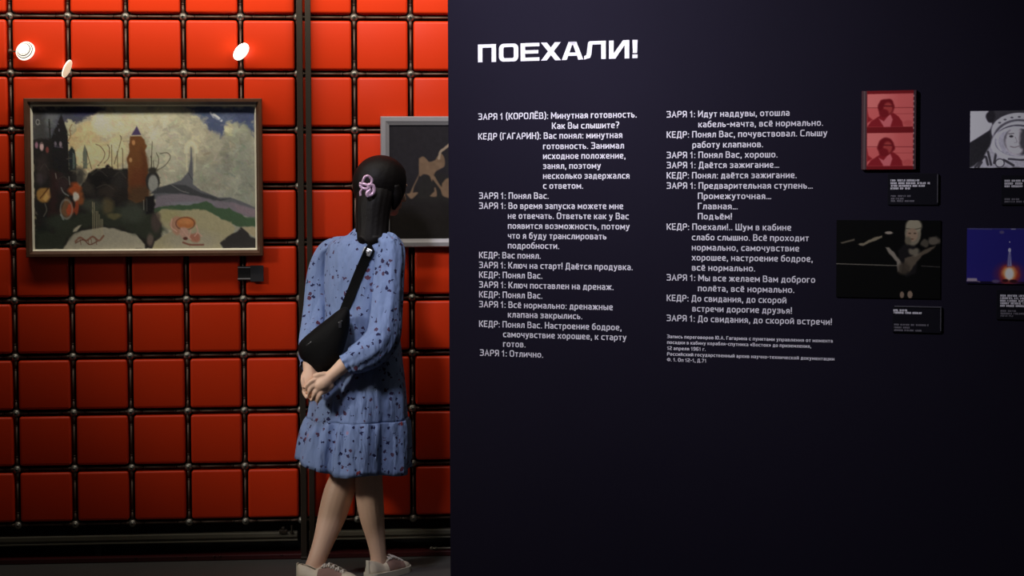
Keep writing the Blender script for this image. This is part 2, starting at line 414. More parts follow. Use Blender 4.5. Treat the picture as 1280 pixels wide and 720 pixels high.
# ------------------------------------------------------------------ clip-on lamps on the lattice rods
def lamp(px, py, axis, rad, kind, lab, rodc):
    u, z = wall_uz(px, py, -0.05); t = thing('clip_lamp', lab, 'lamp', wall_p(u, -0.05, z), WA, 'small white lamps clipped to the lattice')
    a = Vector(axis).normalized()
    bm = bmesh.new()
    if kind == 'lens':
        for k, (r0, r1, d) in enumerate(((rad, 0.97, 0), (rad * .80, .97, 0.006), (rad * .62, .97, 0.012))):
            cyl(bm, a * (d - 0.004), a * (d + 0.0035), r0, r0 * r1, 40, 0); cyl(bm, a * (d + 0.0035), a * (d + 0.006), r0 * .86, r0 * .86, 32, 1)
        obj('stepped_rim', bm, [M['lampring'], M['hole']], t)
        bm = bmesh.new(); ball(bm, a * 0.017, rad * .50, 24, (1, 1, .45), a.to_track_quat('Z', 'Y').to_matrix()); obj('bulb_lens', bm, M['lampglow'], t, True)
    else:
        cyl(bm, -a * 0.003, a * 0.001, rad, rad, 40); obj('rim', bm, M['lampring'], t)
        bm = bmesh.new(); ball(bm, a * 0.001, rad * .97, 32, (1, 1, .12), a.to_track_quat('Z', 'Y').to_matrix())
        obj('lamp_face', bm, M['lampglow'] if kind == 'bright' else M['lampface'], t, True)
    bm = bmesh.new(); rx = rodc * G - u
    tube(bm, [-a * 0.003, -a * 0.003 + Vector((rx * .8, 0.020, 0)), (rx, 0.043, 0.0)], [0.003, 0.003, 0.003], 8, 4)
    cyl(bm, (rx, 0.05, -0.010), (rx, 0.05, 0.010), 0.0072, n=12)
    obj('clip_arm', bm, M['steel'], t, True)
lamp(31.5, 63.5, (-.30, -.90, .34), 0.0385, 'lens', 'round white lamp with stepped rings, on the red panel at upper left', 0)
lamp(84, 86, (.90, -.20, -.40), 0.036, 'dull', 'thin cream lamp disc seen edge-on above the landscape painting', 1)
lamp(301.3, 64.5, (-.60, -.64, .46), 0.038, 'bright', 'bright oval white lamp on the rod left of the dark posts', 4)

# ------------------------------------------------------------------ framed landscape painting
def framed(name, lab, x0, y0, x1, y1, yb, depth, fw, fm, bevel_in):
    u0, z1 = wall_uz(x0, y0, yb - depth); u1, z0 = wall_uz(x1, y1, yb - depth)
    t = thing(name, lab, 'painting', wall_p((u0 + u1) / 2, yb, z0), WA)
    W, H = (u1 - u0) / 2, z1 - z0
    bm = bmesh.new(); prof = [(0, 0), (0, -depth * .85), (fw * .12, -depth), (fw * .55, -depth), (fw * .8, -depth + bevel_in * .6), (fw, -depth + bevel_in), (fw, 0)]
    cs = [(-W, 0, 1, 1), (W, 0, -1, 1), (W, H, -1, -1), (-W, H, 1, -1)]
    rings = [[bm.verts.new((cx + sx * a, y, cz + sz * a)) for a, y in prof] for cx, cz, sx, sz in cs]
    for i in range(4):
        A, B = rings[i], rings[(i + 1) % 4]
        for k in range(len(prof)):
            j = (k + 1) % len(prof); bm.faces.new((A[k], A[j], B[j], B[k]))
    obj('frame', bm, fm, t)
    return t, W, H
pt, W, H = framed('framed_painting', 'large framed fantasy landscape painting with towers, on the red wall at left', 28.8, 122.6, 329.2, 320.2, -0.0200, 0.040, 0.0245, M['wood'], 0.016)
e0 = 0.0235; e1 = 0.0310
bm = bmesh.new()
sl = [(e0, -0.0245), (e0 + .0012, -0.0255), (e1, -0.0125), (e1, -0.0060), (e0, -0.0060)]
rg = [[bm.verts.new((cx + sx * a, y, cz + sz * a)) for a, y in sl] for cx, cz, sx, sz in [(-W, 0, 1, 1), (W, 0, -1, 1), (W, H, -1, -1), (-W, H, 1, -1)]]
for i in range(4):
    for k in range(len(sl)):
        j = (k + 1) % len(sl); bm.faces.new((rg[i][k], rg[i][j], rg[(i + 1) % 4][j], rg[(i + 1) % 4][k]))
obj('gilt_slip', bm, M['gilt'], pt)
def paint_landscape():
    p = Pic(38, 133, 322, 314, 0.75, 3); X, Y = p.X, p.Y
    p.C[:] = (170, 168, 150)
    p.mix(np.clip(1 - (X - 50) / 150, 0, 1) * .9, (198, 184, 146)); p.mix(np.clip((X - 200) / 110, 0, 1) * np.clip((Y - 150) / 60, 0, 1), (140, 143, 132))
    p.poly([(38, 133), (128, 133), (118, 142), (104, 148), (92, 156), (84, 166), (60, 180), (38, 184)], (70, 72, 86), 3, 1, 10)
    p.ell(108, 138, 20, 9, (62, 62, 96), .7, .9, 6); p.ell(52, 160, 14, 16, (92, 96, 96), .8, .7, 8); p.ell(62, 146, 9, 9, (108, 112, 114), .8, .6, 6)
    p.poly([(232, 133), (322, 133), (322, 172), (306, 160), (294, 154), (286, 166), (278, 174), (266, 162), (256, 152), (244, 142)], (74, 84, 112), 2.5, 1, 8)
    p.ell(284, 148, 12, 5, (96, 108, 134), .8, .6, 5); p.ell(310, 146, 12, 8, (66, 72, 104), .8, .7, 5)
    for cx, cy, rx, ry, c in ((232, 168, 24, 26, (182, 178, 154)), (252, 182, 18, 22, (172, 168, 146)), (206, 158, 28, 22, (190, 186, 160)), (172, 152, 26, 19, (200, 194, 166)), (100, 180, 15, 20, (192, 172, 128)),
                              (112, 168, 15, 15, (202, 184, 142)), (150, 156, 18, 19, (208, 198, 164)), (128, 156, 14, 16, (220, 208, 176)), (86, 160, 7, 9, (178, 176, 146)), (120, 198, 34, 20, (206, 190, 148)),
                              (272, 190, 16, 20, (156, 154, 136)), (300, 168, 18, 13, (154, 156, 138)), (288, 162, 5, 9, (184, 182, 150)), (214, 192, 30, 34, (176, 175, 156)), (146, 190, 14, 18, (212, 198, 158)), (198, 172, 14, 12, (196, 192, 168))):
        p.ell(cx, cy, rx, ry, tuple(v * .86 for v in c), .22, .75, 5); p.ell(cx - rx * .06, cy - ry * .08, rx * .93, ry * .92, c, .35, .85, 4)
        p.ell(cx - rx * .25, cy - ry * .35, rx * .55, ry * .5, tuple(min(235, v * 1.09) for v in c), .9, .55, 5)
    p.ell(306, 208, 12, 38, (126, 130, 120), .8, .6, 10); p.ell(284, 200, 6, 22, (116, 120, 110), .8, .6, 8); p.ell(296, 228, 6, 24, (162, 164, 150), .8, .6, 8); p.ell(262, 226, 16, 16, (132, 134, 120), .9, .5, 8)
    for cx, cy, r in ((218, 172, 8), (222, 183, 10), (192, 172, 7), (214, 200, 8), (204, 214, 9)):
        p.ring(cx, cy, r, r * .8, 1.6, (202, 196, 168), .55, True)
    p.line([(266, 141), (273, 146), (279, 151)], 3.4, (196, 200, 206), .95)
    p.strokes(1300, 8, 2.4, .08); p.speck(.08, 9, 6)
    # left town: dark shapes
    p.poly([(38, 133), (50, 140), (58, 172), (62, 172), (62, 200), (38, 200)], (62, 62, 62), 4, .9, 4)
    p.poly([(38, 176), (60, 172), (64, 168), (82, 170), (83, 214), (92, 216), (96, 234), (112, 214), (128, 210), (134, 206), (140, 213), (158, 212), (164, 240), (186, 250), (200, 262), (200, 314), (38, 314)], (38, 36, 36), 1.2, 1, 3)
    p.poly([(74.5, 143), (82, 165), (83.5, 216), (62, 216), (62, 171), (67, 160)], (34, 33, 35), .8)
    p.line([(59, 150), (60, 172)], 2, (44, 43, 42))
    for x, y, h, c in ((49, 184, 5, (206, 176, 176)), (42.5, 182, 4, (150, 110, 130)), (66.5, 181, 3.4, (120, 112, 128)), (73, 181, 3.6, (136, 122, 132)), (56, 188, 4, (120, 64, 60)), (71.5, 163, 2, (90, 88, 96))):
        p.ell(x, y, h * .5, h, c, .6, .95)
    p.ring(44.5, 153, 2.2, 3.2, .8, (140, 140, 140), .8)
    p.line([(82, 178), (86, 170), (85, 162), (88, 156)], .9, (120, 84, 52), .9)
    p.poly([(83.5, 214), (83, 190), (87, 184), (91, 189), (92.5, 200), (92.5, 214)], (40, 46, 48), .8); p.poly([(88, 212), (88, 190), (91, 194), (91, 212)], (98, 112, 106), .7, .8)
    p.poly([(103.5, 181), (107, 190), (106.5, 212), (101, 212), (101, 192)], (104, 110, 98), .7)
    p.poly([(93, 213), (101, 212), (100.5, 230), (97, 236), (93, 232)], (150, 148, 132), .7); p.ell(96, 219, 1.4, 2.6, (112, 112, 104), .7)
    p.strokes(1100, 5, 1.4, .07)
    # dead trees
    for q in ([(120, 208), (127, 200), (129, 192), (124, 184), (118, 181)], [(128, 205), (134, 198), (135, 186), (133, 182)], [(138, 212), (138, 182)], [(145.5, 212), (145, 190)], [(152, 212), (152, 190), (151, 186)], [(112, 212), (106, 190)],
              [(187, 222), (189, 206), (188, 196)], [(189, 218), (196, 210), (198, 200), (195, 192)], [(196, 214), (206, 208), (213, 198), (209, 192), (200, 193)], [(192, 218), (191, 202)], [(141, 206), (150, 176), (149, 170)], [(188, 212), (190, 178)]):
        p.line(q, .8, (60, 52, 42), .85)
    # brown tower
    p.poly([(162, 171), (176, 170.5), (180, 175), (181, 180), (183.5, 184), (181, 189), (182, 200), (184, 212), (185, 232), (184, 250), (168, 256), (158, 250), (158, 220), (159, 208), (157, 200), (161, 190), (160, 181)], (108, 70, 42), .9, 1, 1.2)
    p.poly([(176, 186), (184, 200), (185, 246), (176, 250)], (88, 52, 34), 3, .8); p.ell(170, 230, 12, 20, (92, 46, 32), .8, .5, 6)
    p.poly([(160, 236), (186, 232), (186, 254), (160, 256)], (72, 58, 44), 4, .7)
    p.ell(166, 179, 2.2, 3.2, (176, 126, 82), .6); p.ell(162, 201, 2, 2.8, (176, 134, 90), .6)
    p.poly([(170.5, 158), (176, 169.5), (163.5, 169.5)], (74, 62, 96), .7); p.line([(163, 170.5), (177, 170)], 1, (190, 178, 150), .8)
    # arch beside it
    p.ell(190, 228, 9, 13, (48, 48, 48), .2); p.ell(190.5, 231, 6.4, 11, (140, 142, 138), .3); p.ell(190, 214, 6, 3.6, (52, 50, 46), .7)
    for cx, cy, rx, ry, c in ((96, 222, 8, 10, (52, 50, 48)), (122, 228, 12, 12, (26, 25, 26)), (148, 226, 8, 12, (48, 46, 45)), (134, 240, 12, 8, (54, 48, 44)), (108, 236, 7, 9, (58, 54, 50)), (50, 210, 8, 14, (58, 50, 50)), (74, 232, 8, 12, (60, 46, 48)), (46, 224, 6, 8, (70, 62, 66)), (70, 280, 18, 10, (56, 64, 54)), (48, 296, 10, 12, (34, 40, 36)), (150, 246, 10, 8, (40, 36, 34))):
        p.ell(cx, cy, rx, ry, c, .8, .8, 6)
    for q in ([(88, 218), (96, 212), (104, 220)], [(112, 220), (122, 214), (132, 222)], [(140, 222), (148, 216), (156, 224)], [(118, 236), (130, 232), (140, 238)], [(46, 214), (52, 206), (58, 214)], [(68, 226), (76, 222), (84, 228)]): p.line(q, 1, (74, 70, 66), .6)
    # far hill with the spire
    p.ring(240, 190, 6.4, 10, 3.4, (222, 212, 176), .9, True); p.line([(234, 192), (234, 214)], 2.2, (212, 206, 176), .5); p.line([(245, 190), (244, 216)], 1.6, (212, 206, 176), .5)
    p.poly([(239.3, 184), (240.4, 186), (241.6, 206), (241.8, 232), (252, 240), (262, 244), (274, 249), (290, 249), (304, 254), (322, 262), (322, 272), (186, 250), (196, 238), (212, 232), (226, 227), (236, 216), (238.6, 200)], (92, 94, 100), .8)
    p.poly([(186, 244), (196, 236), (214, 232), (232, 233), (252, 243), (264, 246), (276, 251), (290, 250), (276, 254), (240, 246), (206, 243)], (62, 64, 68), 1, .95)
    p.line([(213, 232), (226, 240), (236, 243)], 1, (124, 124, 124), .8); p.line([(236, 218), (241, 226)], .8, (60, 62, 68))
    p.poly([(190, 262), (196, 247), (226, 243), (258, 250), (274, 254), (296, 256), (322, 265), (322, 276), (296, 270), (268, 260), (240, 258), (206, 260)], (116, 110, 120), 1.2, 1, 2)
    p.poly([(290, 256), (322, 265), (322, 274), (300, 268)], (130, 114, 124), 2, .7, 2); p.ell(240, 257, 26, 3, (126, 132, 142), .8, .6)
    p.poly([(190, 263), (206, 259), (236, 258), (258, 254), (266, 257), (272, 263), (288, 263), (302, 270), (312, 275), (322, 275), (322, 286), (302, 286), (286, 282), (274, 274), (254, 266), (226, 266), (206, 265), (192, 270)], (66, 88, 66), 1, 1, 2)
    # grounds
    p.poly([(193, 270), (200, 264), (226, 265), (254, 264), (266, 269), (276, 276), (290, 280), (296, 288), (292, 296), (284, 302), (276, 308), (278, 314), (188, 314), (192, 304), (204, 297), (214, 292), (202, 284), (196, 276)], (158, 152, 122), 1, 1, 2)
    p.ell(240, 305, 36, 14, (152, 148, 134), .8, .7, 5); p.ell(212, 272, 14, 8, (150, 146, 104), .8, .6)
    p.poly([(276, 307), (286, 298), (296, 293), (304, 287), (312, 292), (316, 300), (322, 302), (322, 314), (280, 314)], (50, 48, 48), 1, 1, 1.5); p.poly([(304, 287), (318, 286), (322, 288), (322, 300), (314, 296)], (160, 150, 124), 1)
    p.poly([(74, 314), (82, 300), (90, 293), (104, 289), (126, 286), (140, 288), (152, 292), (166, 294), (172, 300), (178, 308), (178, 314)], (160, 156, 140), 1, 1, 2)
    p.poly([(60, 292), (92, 270), (128, 258), (150, 262), (190, 270), (206, 292), (186, 304), (172, 296), (150, 288), (126, 284), (100, 287), (84, 298), (72, 314), (40, 314), (40, 292)], (52, 58, 48), 3, .8, 4)
    p.ell(163, 268, 16, 12, (66, 72, 64), .8, .8, 4); p.ell(132, 260, 8, 10, (96, 86, 62), .7, .8, 3); p.ell(140, 272, 8, 4, (120, 112, 76), .7, .6, 3); p.ell(112, 258, 16, 8, (80, 86, 74), .8, .6, 4)
    p.poly([(180, 248), (192, 246), (191, 268), (181, 270)], (30, 30, 32), 1); p.line([(178, 252), (178, 264)], 1, (150, 150, 140), .7); p.line([(182, 250), (182, 266)], .7, (110, 110, 104), .7)
    p.ell(194, 280, 6, 14, (78, 66, 64), .6, .8, 3); p.ell(186, 302, 4, 8, (120, 104, 98), .7, .7, 2)
    # plants, lanterns, jar of red flowers
    p.ell(50.5, 245, 9, 9.5, (156, 118, 66), .3, 1, 1.5); p.poly([(49, 250), (58, 236), (59, 248), (53, 253)], (206, 160, 96), 1); p.line([(46, 249), (57, 236)], 1.2, (84, 52, 34))
    p.line([(52, 256), (54, 264), (50, 272)], 1.4, (110, 108, 98), .7); p.poly([(60, 214), (68, 216), (68, 268), (56, 270)], (58, 38, 38), 4, .7, 4)
    p.ell(90, 238, 9, 7, (156, 76, 44), .5, 1, 5); p.ell(95, 248, 7, 10, (140, 82, 50), .5, .9, 5); p.ell(91, 247, 4, 6, (206, 196, 186), .5, .95, 2)
    p.ell(80, 262, 8, 12, (124, 92, 66), .5, .9, 5); p.ell(84, 263, 4, 8, (170, 76, 50), .5, .9, 4); p.ell(92, 262, 3, 8, (150, 68, 44), .5, .9, 3)
    p.ring(79, 263, 7.5, 12, 1.2, (150, 150, 144), .6); p.line([(73, 236), (76, 242), (82, 246)], 1.6, (128, 132, 130), .8); p.line([(72, 270), (75, 276)], 2, (136, 144, 140), .8)
    p.line([(83, 222), (84, 232)], 1.2, (140, 140, 136), .7); p.line([(66, 218), (67, 224)], 1.2, (150, 144, 136), .7)
    p.poly([(88, 288), (94, 284), (98, 283), (92, 291), (87, 292)], (172, 166, 146), .8)
    for x, y in ((112.5, 254), (114.6, 255), (117, 266), (119, 266), (121, 270), (123, 276), (125, 276)):
        p.line([(x, y), (x, 296)], .8, (172, 162, 132), .85)
    p.line([(90, 304), (96, 299), (104, 303), (112, 298), (120, 303), (126, 297)], 2.4, (120, 78, 62), .8); p.line([(90, 306), (100, 302), (108, 308), (118, 304)], 1.2, (92, 54, 44), .9)
    for x in (96, 106, 110, 116): p.line([(x, 301), (x + 1, 308)], .8, (104, 62, 50), .8)
    # pink creature
    p.ell(221, 284, 9, 12, (166, 124, 104), .3, .9, 3); p.ell(232, 281, 12, 7.5, (170, 108, 66), .3, 1, 1); p.ell(232, 279, 9, 4, (190, 132, 86), .7, .7)
    p.ring(231, 282, 12, 8, .8, (96, 56, 44), .7); p.ell(229, 294, 6, 7, (176, 142, 128), .4, 1, 3); p.ell(243, 300, 7, 6, (156, 106, 88), .4, 1, 3)
    for q in ([(226, 288), (232, 296), (238, 302)], [(238, 290), (236, 298), (230, 304)], [(245, 284), (247, 292), (243, 298)], [(248, 294), (252, 298)]): p.line(q, 1.6, (186, 152, 138), .9)
    p.line([(228, 306), (238, 309), (254, 309)], 2.4, (112, 66, 56), .8); p.line([(214, 276), (213, 286), (220, 292)], 1.6, (196, 160, 144), .8); p.ell(231, 301, 3, 2, (84, 50, 44), .6)
    p.strokes(500, 3, .8, .09); p.speck(.05, 2, 3)
    return p
p = paint_landscape(); p.mesh('canvas', -W + e1 - .001, W - e1 + .001, e1 - .001, H - e1 + .001, -0.010, M['oil'], pt, 1.65, 0.0004, 0.004)

# silver-framed dark picture running behind the text board
pt2, W, H = framed('framed_picture', 'dark picture in a wide silver frame that the woman is looking at', 475.6, 145.4, 690, 308.2, -0.0200, 0.034, 0.034, M['alu'], 0.006)
p = Pic(487, 157, 680, 296, 0.75, 8); p.C[:] = (44, 42, 46); p.mix(np.clip((p.Y - 215) / 60, 0, 1), (36, 33, 31))
p.poly([(522, 230), (528, 220), (545, 214), (560, 220), (572, 236), (572, 250), (520, 250)], (46, 45, 42), 4, .6)
for q in ([(524, 198), (529, 195.5), (533, 198), (537, 202), (544, 200), (547, 196), (552, 192), (556, 198), (556, 207), (550, 211), (545, 214), (542, 220), (540, 226), (537, 219), (530, 217), (524.5, 219)],
          [(525, 215), (523, 222), (518, 232), (516, 240), (512, 243), (514, 237), (520, 225)], [(540, 222), (548, 232), (556, 243), (562, 243), (550, 230), (543, 219)], [(540, 241), (543, 238), (543, 234), (545, 234), (546, 244), (538, 244)],
          [(553, 228), (560, 222), (575, 224), (590, 236), (596, 250), (560, 246), (552, 240)], [(508, 241), (522, 239), (520, 243), (514, 247)]):
    p.poly([tuple(v) for v in spline(q + q[:1], 4)[:-1]], (130, 106, 84), .8, .92)
p.line([(549, 198), (551, 190), (556, 186), (562, 181), (568, 174)], 3, (158, 140, 120)); p.ell(600, 215, 26, 14, (122, 100, 80), .4, .8, 6); p.speck(.1, 4)
p.mesh('picture', -W + .033, W - .033, .033, H - .033, -0.024, M['print'], pt2, 1.0, 0.0, 0.01)

# caption plate below the painting, clipped to the lattice
u0, z1 = wall_uz(297, 332, -0.03); u1, z0 = wall_uz(329.5, 352, -0.03); um = wall_uz(313, 340, -0.03)[0]
t = thing('caption_plate', 'small dark caption plate under the lower right corner of the landscape painting', 'plate', wall_p(um, 0, z0), WA)
bm = bmesh.new(); box(bm, 0, u1 - um, -0.03, -0.024, 0, z1 - z0, 0.001, 1); obj('plate', bm, M['plate'], t)
bm = bmesh.new(); box(bm, u0 - um, 0, -0.026, -0.0180, 0.004, z1 - z0 - 0.002, 0.001, 1); obj('bracket', bm, M['black'], t)
for zz in (z1 - z0 - 0.010, 0.009):
    bm = bmesh.new(); box(bm, u0 - um, 0.0, -0.030, -0.0255, zz, zz + 0.0045, 0.0008, 1); obj('silver_strip', bm, M['silver'], t)

# ------------------------------------------------------------------ navy text partition
BW = 2.35
part = thing('display_panel', 'tall navy display panel with columns of white Russian text', 'display panel', BO, BA)
bm = bmesh.new(); box(bm, 0, BW, 0, 0.09, 0, 2.75, 0.003, 1); obj('board', bm, M['navy'], part)
bm = bmesh.new(); box(bm, 0.002, BW - .002, 0.004, 0.086, -0.0, 0.0); bm.free()
_cap = {
 'А': (.66, [([(0, 0), (.5, 1), (1, 0)], 0), ([(.17, .32), (.83, .32)], 0)]), 'Б': (.6, [([(.92, 1), (0, 1), (0, 0), (1, 0), (1, .55), (0, .55)], .2)]),
 'В': (.62, [([(0, 0), (0, 1)], 0), ([(0, 1), (.9, 1), (.9, .54), (0, .54)], .2), ([(0, .54), (1, .54), (1, 0), (0, 0)], .22)]), 'Г': (.5, [([(0, 0), (0, 1), (1, 1)], 0)]),
 'Д': (.7, [([(0, -.2), (0, 0), (1, 0), (1, -.2)], 0), ([(.12, 0), (.26, 1), (.86, 1), (.86, 0)], 0)]), 'Е': (.54, [([(1, 1), (0, 1), (0, 0), (1, 0)], 0), ([(0, .52), (.86, .52)], 0)]),
 'Ж': (.9, [([(.5, 0), (.5, 1)], 0), ([(0, 1), (.36, .52), (0, 0)], 0), ([(1, 1), (.64, .52), (1, 0)], 0), ([(.36, .52), (.64, .52)], 0)]),
 'З': (.58, [([(0, 1), (1, 1), (1, .54), (.25, .54)], .2), ([(.25, .54), (1, .54), (1, 0), (0, 0)], .2)]),
 'И': (.66, [([(0, 1), (0, 0)], 0), ([(.04, .06), (.96, .94)], 0), ([(1, 1), (1, 0)], 0)]), 'Й': (.66, [([(0, 1), (0, 0)], 0), ([(.04, .06), (.96, .94)], 0), ([(1, 1), (1, 0)], 0), ([(.25, 1.32), (.5, 1.22), (.75, 1.32)], 0)]),
 'К': (.6, [([(0, 0), (0, 1)], 0), ([(0, .5), (.35, .5), (1, 1)], 0), ([(.35, .5), (1, 0)], 0)]), 'Л': (.64, [([(0, 0), (.18, .05), (.24, 1), (1, 1), (1, 0)], .08)]),
 'М': (.78, [([(0, 0), (0, 1)], 0), ([(.02, .98), (.5, .3), (.98, .98)], 0), ([(1, 1), (1, 0)], 0)]), 'Н': (.64, [([(0, 0), (0, 1)], 0), ([(1, 0), (1, 1)], 0), ([(0, .52), (1, .52)], 0)]),
 'О': (.66, [([(.5, 0), (1, 0), (1, 1), (0, 1), (0, 0), (.5, 0)], .26)]), 'П': (.64, [([(0, 0), (0, 1), (1, 1), (1, 0)], 0)]), 'Р': (.6, [([(0, 0), (0, 1), (1, 1), (1, .44), (0, .44)], .22)]),
 'С': (.58, [([(1, 1), (0, 1), (0, 0), (1, 0)], .26)]), 'Т': (.56, [([(0, 1), (1, 1)], 0), ([(.5, 1), (.5, 0)], 0)]), 'У': (.6, [([(0, 1), (.5, .34)], 0), ([(1, 1), (.42, 0), (.1, 0)], .1)]),
 'Ф': (.8, [([(.5, 0), (.5, 1)], 0), ([(.5, .15), (1, .15), (1, .85), (0, .85), (0, .15), (.5, .15)], .2)]), 'Х': (.62, [([(0, 0), (1, 1)], 0), ([(0, 1), (1, 0)], 0)]),
 'Ч': (.6, [([(0, 1), (0, .45), (1, .45)], .2), ([(1, 1), (1, 0)], 0)]), 'Ш': (.86, [([(0, 1), (0, 0), (1, 0), (1, 1)], 0), ([(.5, 1), (.5, 0)], 0)]), 'Щ': (.88, [([(0, 1), (0, 0), (1, 0), (1, 1)], 0), ([(.5, 1), (.5, 0)], 0), ([(1, 0), (1.06, -.2)], 0)]),
 'Ц': (.66, [([(0, 1), (0, 0), (1, 0), (1, 1)], 0), ([(1, 0), (1.06, -.2)], 0)]), 'Ъ': (.7, [([(0, 1), (.26, 1), (.26, 0), (1, 0), (1, .56), (.26, .56)], .16)]),
 'Ы': (.82, [([(0, 1), (0, 0), (.62, 0), (.62, .56), (0, .56)], .16), ([(1, 0), (1, 1)], 0)]), 'Ь': (.58, [([(0, 1), (0, 0), (1, 0), (1, .56), (0, .56)], .2)]),
 'Э': (.6, [([(0, 1), (1, 1), (1, 0), (0, 0)], .26), ([(.35, .52), (1, .52)], 0)]), 'Ю': (.86, [([(0, 0), (0, 1)], 0), ([(0, .5), (.36, .5)], 0), ([(.68, 0), (1, 0), (1, 1), (.36, 1), (.36, 0), (.68, 0)], .2)]),
 'Я': (.6, [([(1, 0), (1, 1), (0, 1), (0, .44), (1, .44)], .22), ([(.5, .44), (0, 0)], 0)])}
_dots = [([(.25, 1.3), (.26, 1.3)], 0), ([(.75, 1.3), (.76, 1.3)], 0)]
_cap['Ё'] = (.54, _cap['Е'][1] + [([(.22, 1.24), (.23, 1.24)], 0), ([(.75, 1.24), (.76, 1.24)], 0)])
_low = {c.lower(): (w_ * .84, st) for c, (w_, st) in _cap.items()}
_low.update({'а': (.5, [([(.1, 1), (1, 1), (1, 0)], .26), ([(1, .54), (0, .54), (0, 0), (1, 0)], .2)]), 'б': (.54, [([(.92, 1.5), (.35, 1.44), (0, 1.05), (0, 0), (1, 0), (1, .95), (0, .95)], .24)]),
 'е': (.52, [([(.95, 0), (0, 0), (0, 1), (1, 1), (1, .48), (0, .48)], .26)]), 'р': (.54, [([(0, -.42), (0, 1), (1, 1), (1, 0), (0, 0)], .24)]),
 'у': (.52, [([(0, 1), (.48, .05)], 0), ([(1, 1), (.4, -.38), (.05, -.4)], .1)]), 'ф': (.76, [([(.5, -.4), (.5, 1.4)], 0), ([(.5, 0), (1, 0), (1, 1), (0, 1), (0, 0), (.5, 0)], .22)]), 'т': (.46, _cap['Т'][1]), 'г': (.4, _cap['Г'][1])})
_low['ё'] = (.52, _low['е'][1] + _dots)
_dot = lambda x, y: ([(x, y), (x + .01, y)], 0)
_sym = {'1': (.42, [([(0, .74), (.62, 1), (.62, 0)], 0)]), '2': (.58, [([(0, 1), (1, 1), (1, .56), (0, .4), (0, 0), (1, 0)], .16)]), '3': _cap['З'], '7': (.54, [([(0, 1), (1, 1), (.35, 0)], 0)]),
 '9': (.58, [([(0, 0), (1, 0), (1, 1), (0, 1), (0, .45), (1, .45)], .22)]), '6': (.58, [([(1, 1), (0, 1), (0, 0), (1, 0), (1, .55), (0, .55)], .22)]), '.': (.16, [_dot(.4, 0)]), ',': (.18, [([(.6, .02), (.3, -.2)], 0)]),
 ':': (.16, [_dot(.4, 0), _dot(.4, .6)]), '!': (.16, [_dot(.4, 0), ([(.5, .3), (.5, 1)], 0)]), '?': (.48, [([(0, 1), (1, 1), (1, .58), (.45, .48), (.45, .3)], .16), _dot(.42, 0)]),
 '(': (.26, [([(1, 1.12), (0, .85), (0, .1), (1, -.18)], .2)]), ')': (.26, [([(0, 1.12), (1, .85), (1, .1), (0, -.18)], .2)]), '…': (.62, [_dot(0, 0), _dot(.5, 0), _dot(1, 0)]), '-': (.36, [([(0, .42), (1, .42)], 0)]),
 '«': (.5, [([(.45, .62), (.05, .36), (.45, .1)], 0), ([(.95, .62), (.55, .36), (.95, .1)], 0)]), '»': (.5, [([(.05, .62), (.45, .36), (.05, .1)], 0), ([(.55, .62), (.95, .36), (.55, .1)], 0)])}
def _round(pts, r):
    if not r: return pts
    out = [pts[0]]
    for a, b, c in zip(pts, pts[1:], pts[2:]):
        a, b, c = Vector(a), Vector(b), Vector(c); u, v = a - b, c - b
        d = min(r, u.length / 2 if a != Vector(pts[0]) else u.length, v.length / 2 if c != Vector(pts[-1]) else v.length)
        p, q = b + u.normalized() * d, b + v.normalized() * d
        for k in range(5):
            t = k / 4; out.append(tuple(p * (1 - t) ** 2 + b * 2 * t * (1 - t) + q * t * t))
    return out + [pts[-1]]
def glyphs(txt, th):
    """strokes of a line of text (cap height 1): list of polylines, and its width"""
    x, out = 0.0, []
    for ch in txt:
        if ch == ' ': x += .30; continue
        g = _cap.get(ch) or _low.get(ch) or _sym.get(ch); H = .72 if ch in _low else 1.0
        w_, st = g; h = th / 2
        for pts, r in st:
            q = [(p[0] * (w_ - th), p[1] * (H - th)) for p in pts]
            q = _round(q, r * .8)
            out.append([(x + h + p[0], h + p[1]) for p in q])
        x += w_ + .14
    return out, x - .14
def text_bm(bm, lines, cap, th=0.135, y=-0.0012):
    for txt, xl, yc, xr in lines:
        u0, zc = board(xl, yc); u1, _ = board(xr, yc); st, wd = glyphs(txt, th)
        sx = (u1 - u0) / wd; sz = cap / F_PX * (BO.y + u0 * BU.y); h = th / 2
        for pl in st:
            P = [Vector(p) for p in pl]; L_, R_ = [], []
            d0 = (P[1] - P[0]).normalized(); d1 = (P[-1] - P[-2]).normalized(); P[0] = P[0] - d0 * h; P[-1] = P[-1] + d1 * h
            for i in range(len(P)):
                a = (P[i] - P[i - 1]).normalized() if i else d0; b = (P[i + 1] - P[i]).normalized() if i < len(P) - 1 else d1
                if a.length == 0: a = b
                n = Vector((-a.y - b.y, a.x + b.x)); n = n.normalized() if n.length > 1e-6 else Vector((-a.y, a.x))
                k = min(1 / max(n.dot(Vector((-a.y, a.x))), .45), 1.8); L_.append(P[i] + n * h * k); R_.append(P[i] - n * h * k)
            mk = lambda p: bm.verts.new((u0 + p.x * sx, y, zc + (p.y - .5) * sz))
            A, B_ = [mk(p) for p in L_], [mk(p) for p in R_]
            for i in range(len(P) - 1): bm.faces.new((A[i], A[i + 1], B_[i + 1], B_[i]))
def vinyl(name, bm, m, parent, label=None):
    r = bmesh.ops.extrude_face_region(bm, geom=bm.faces[:])
    for v in r['geom']:
        if isinstance(v, bmesh.types.BMVert): v.co.y += 0.0012
    o = obj(name, bm, m, parent)
    if label: o['label'] = label
    return o
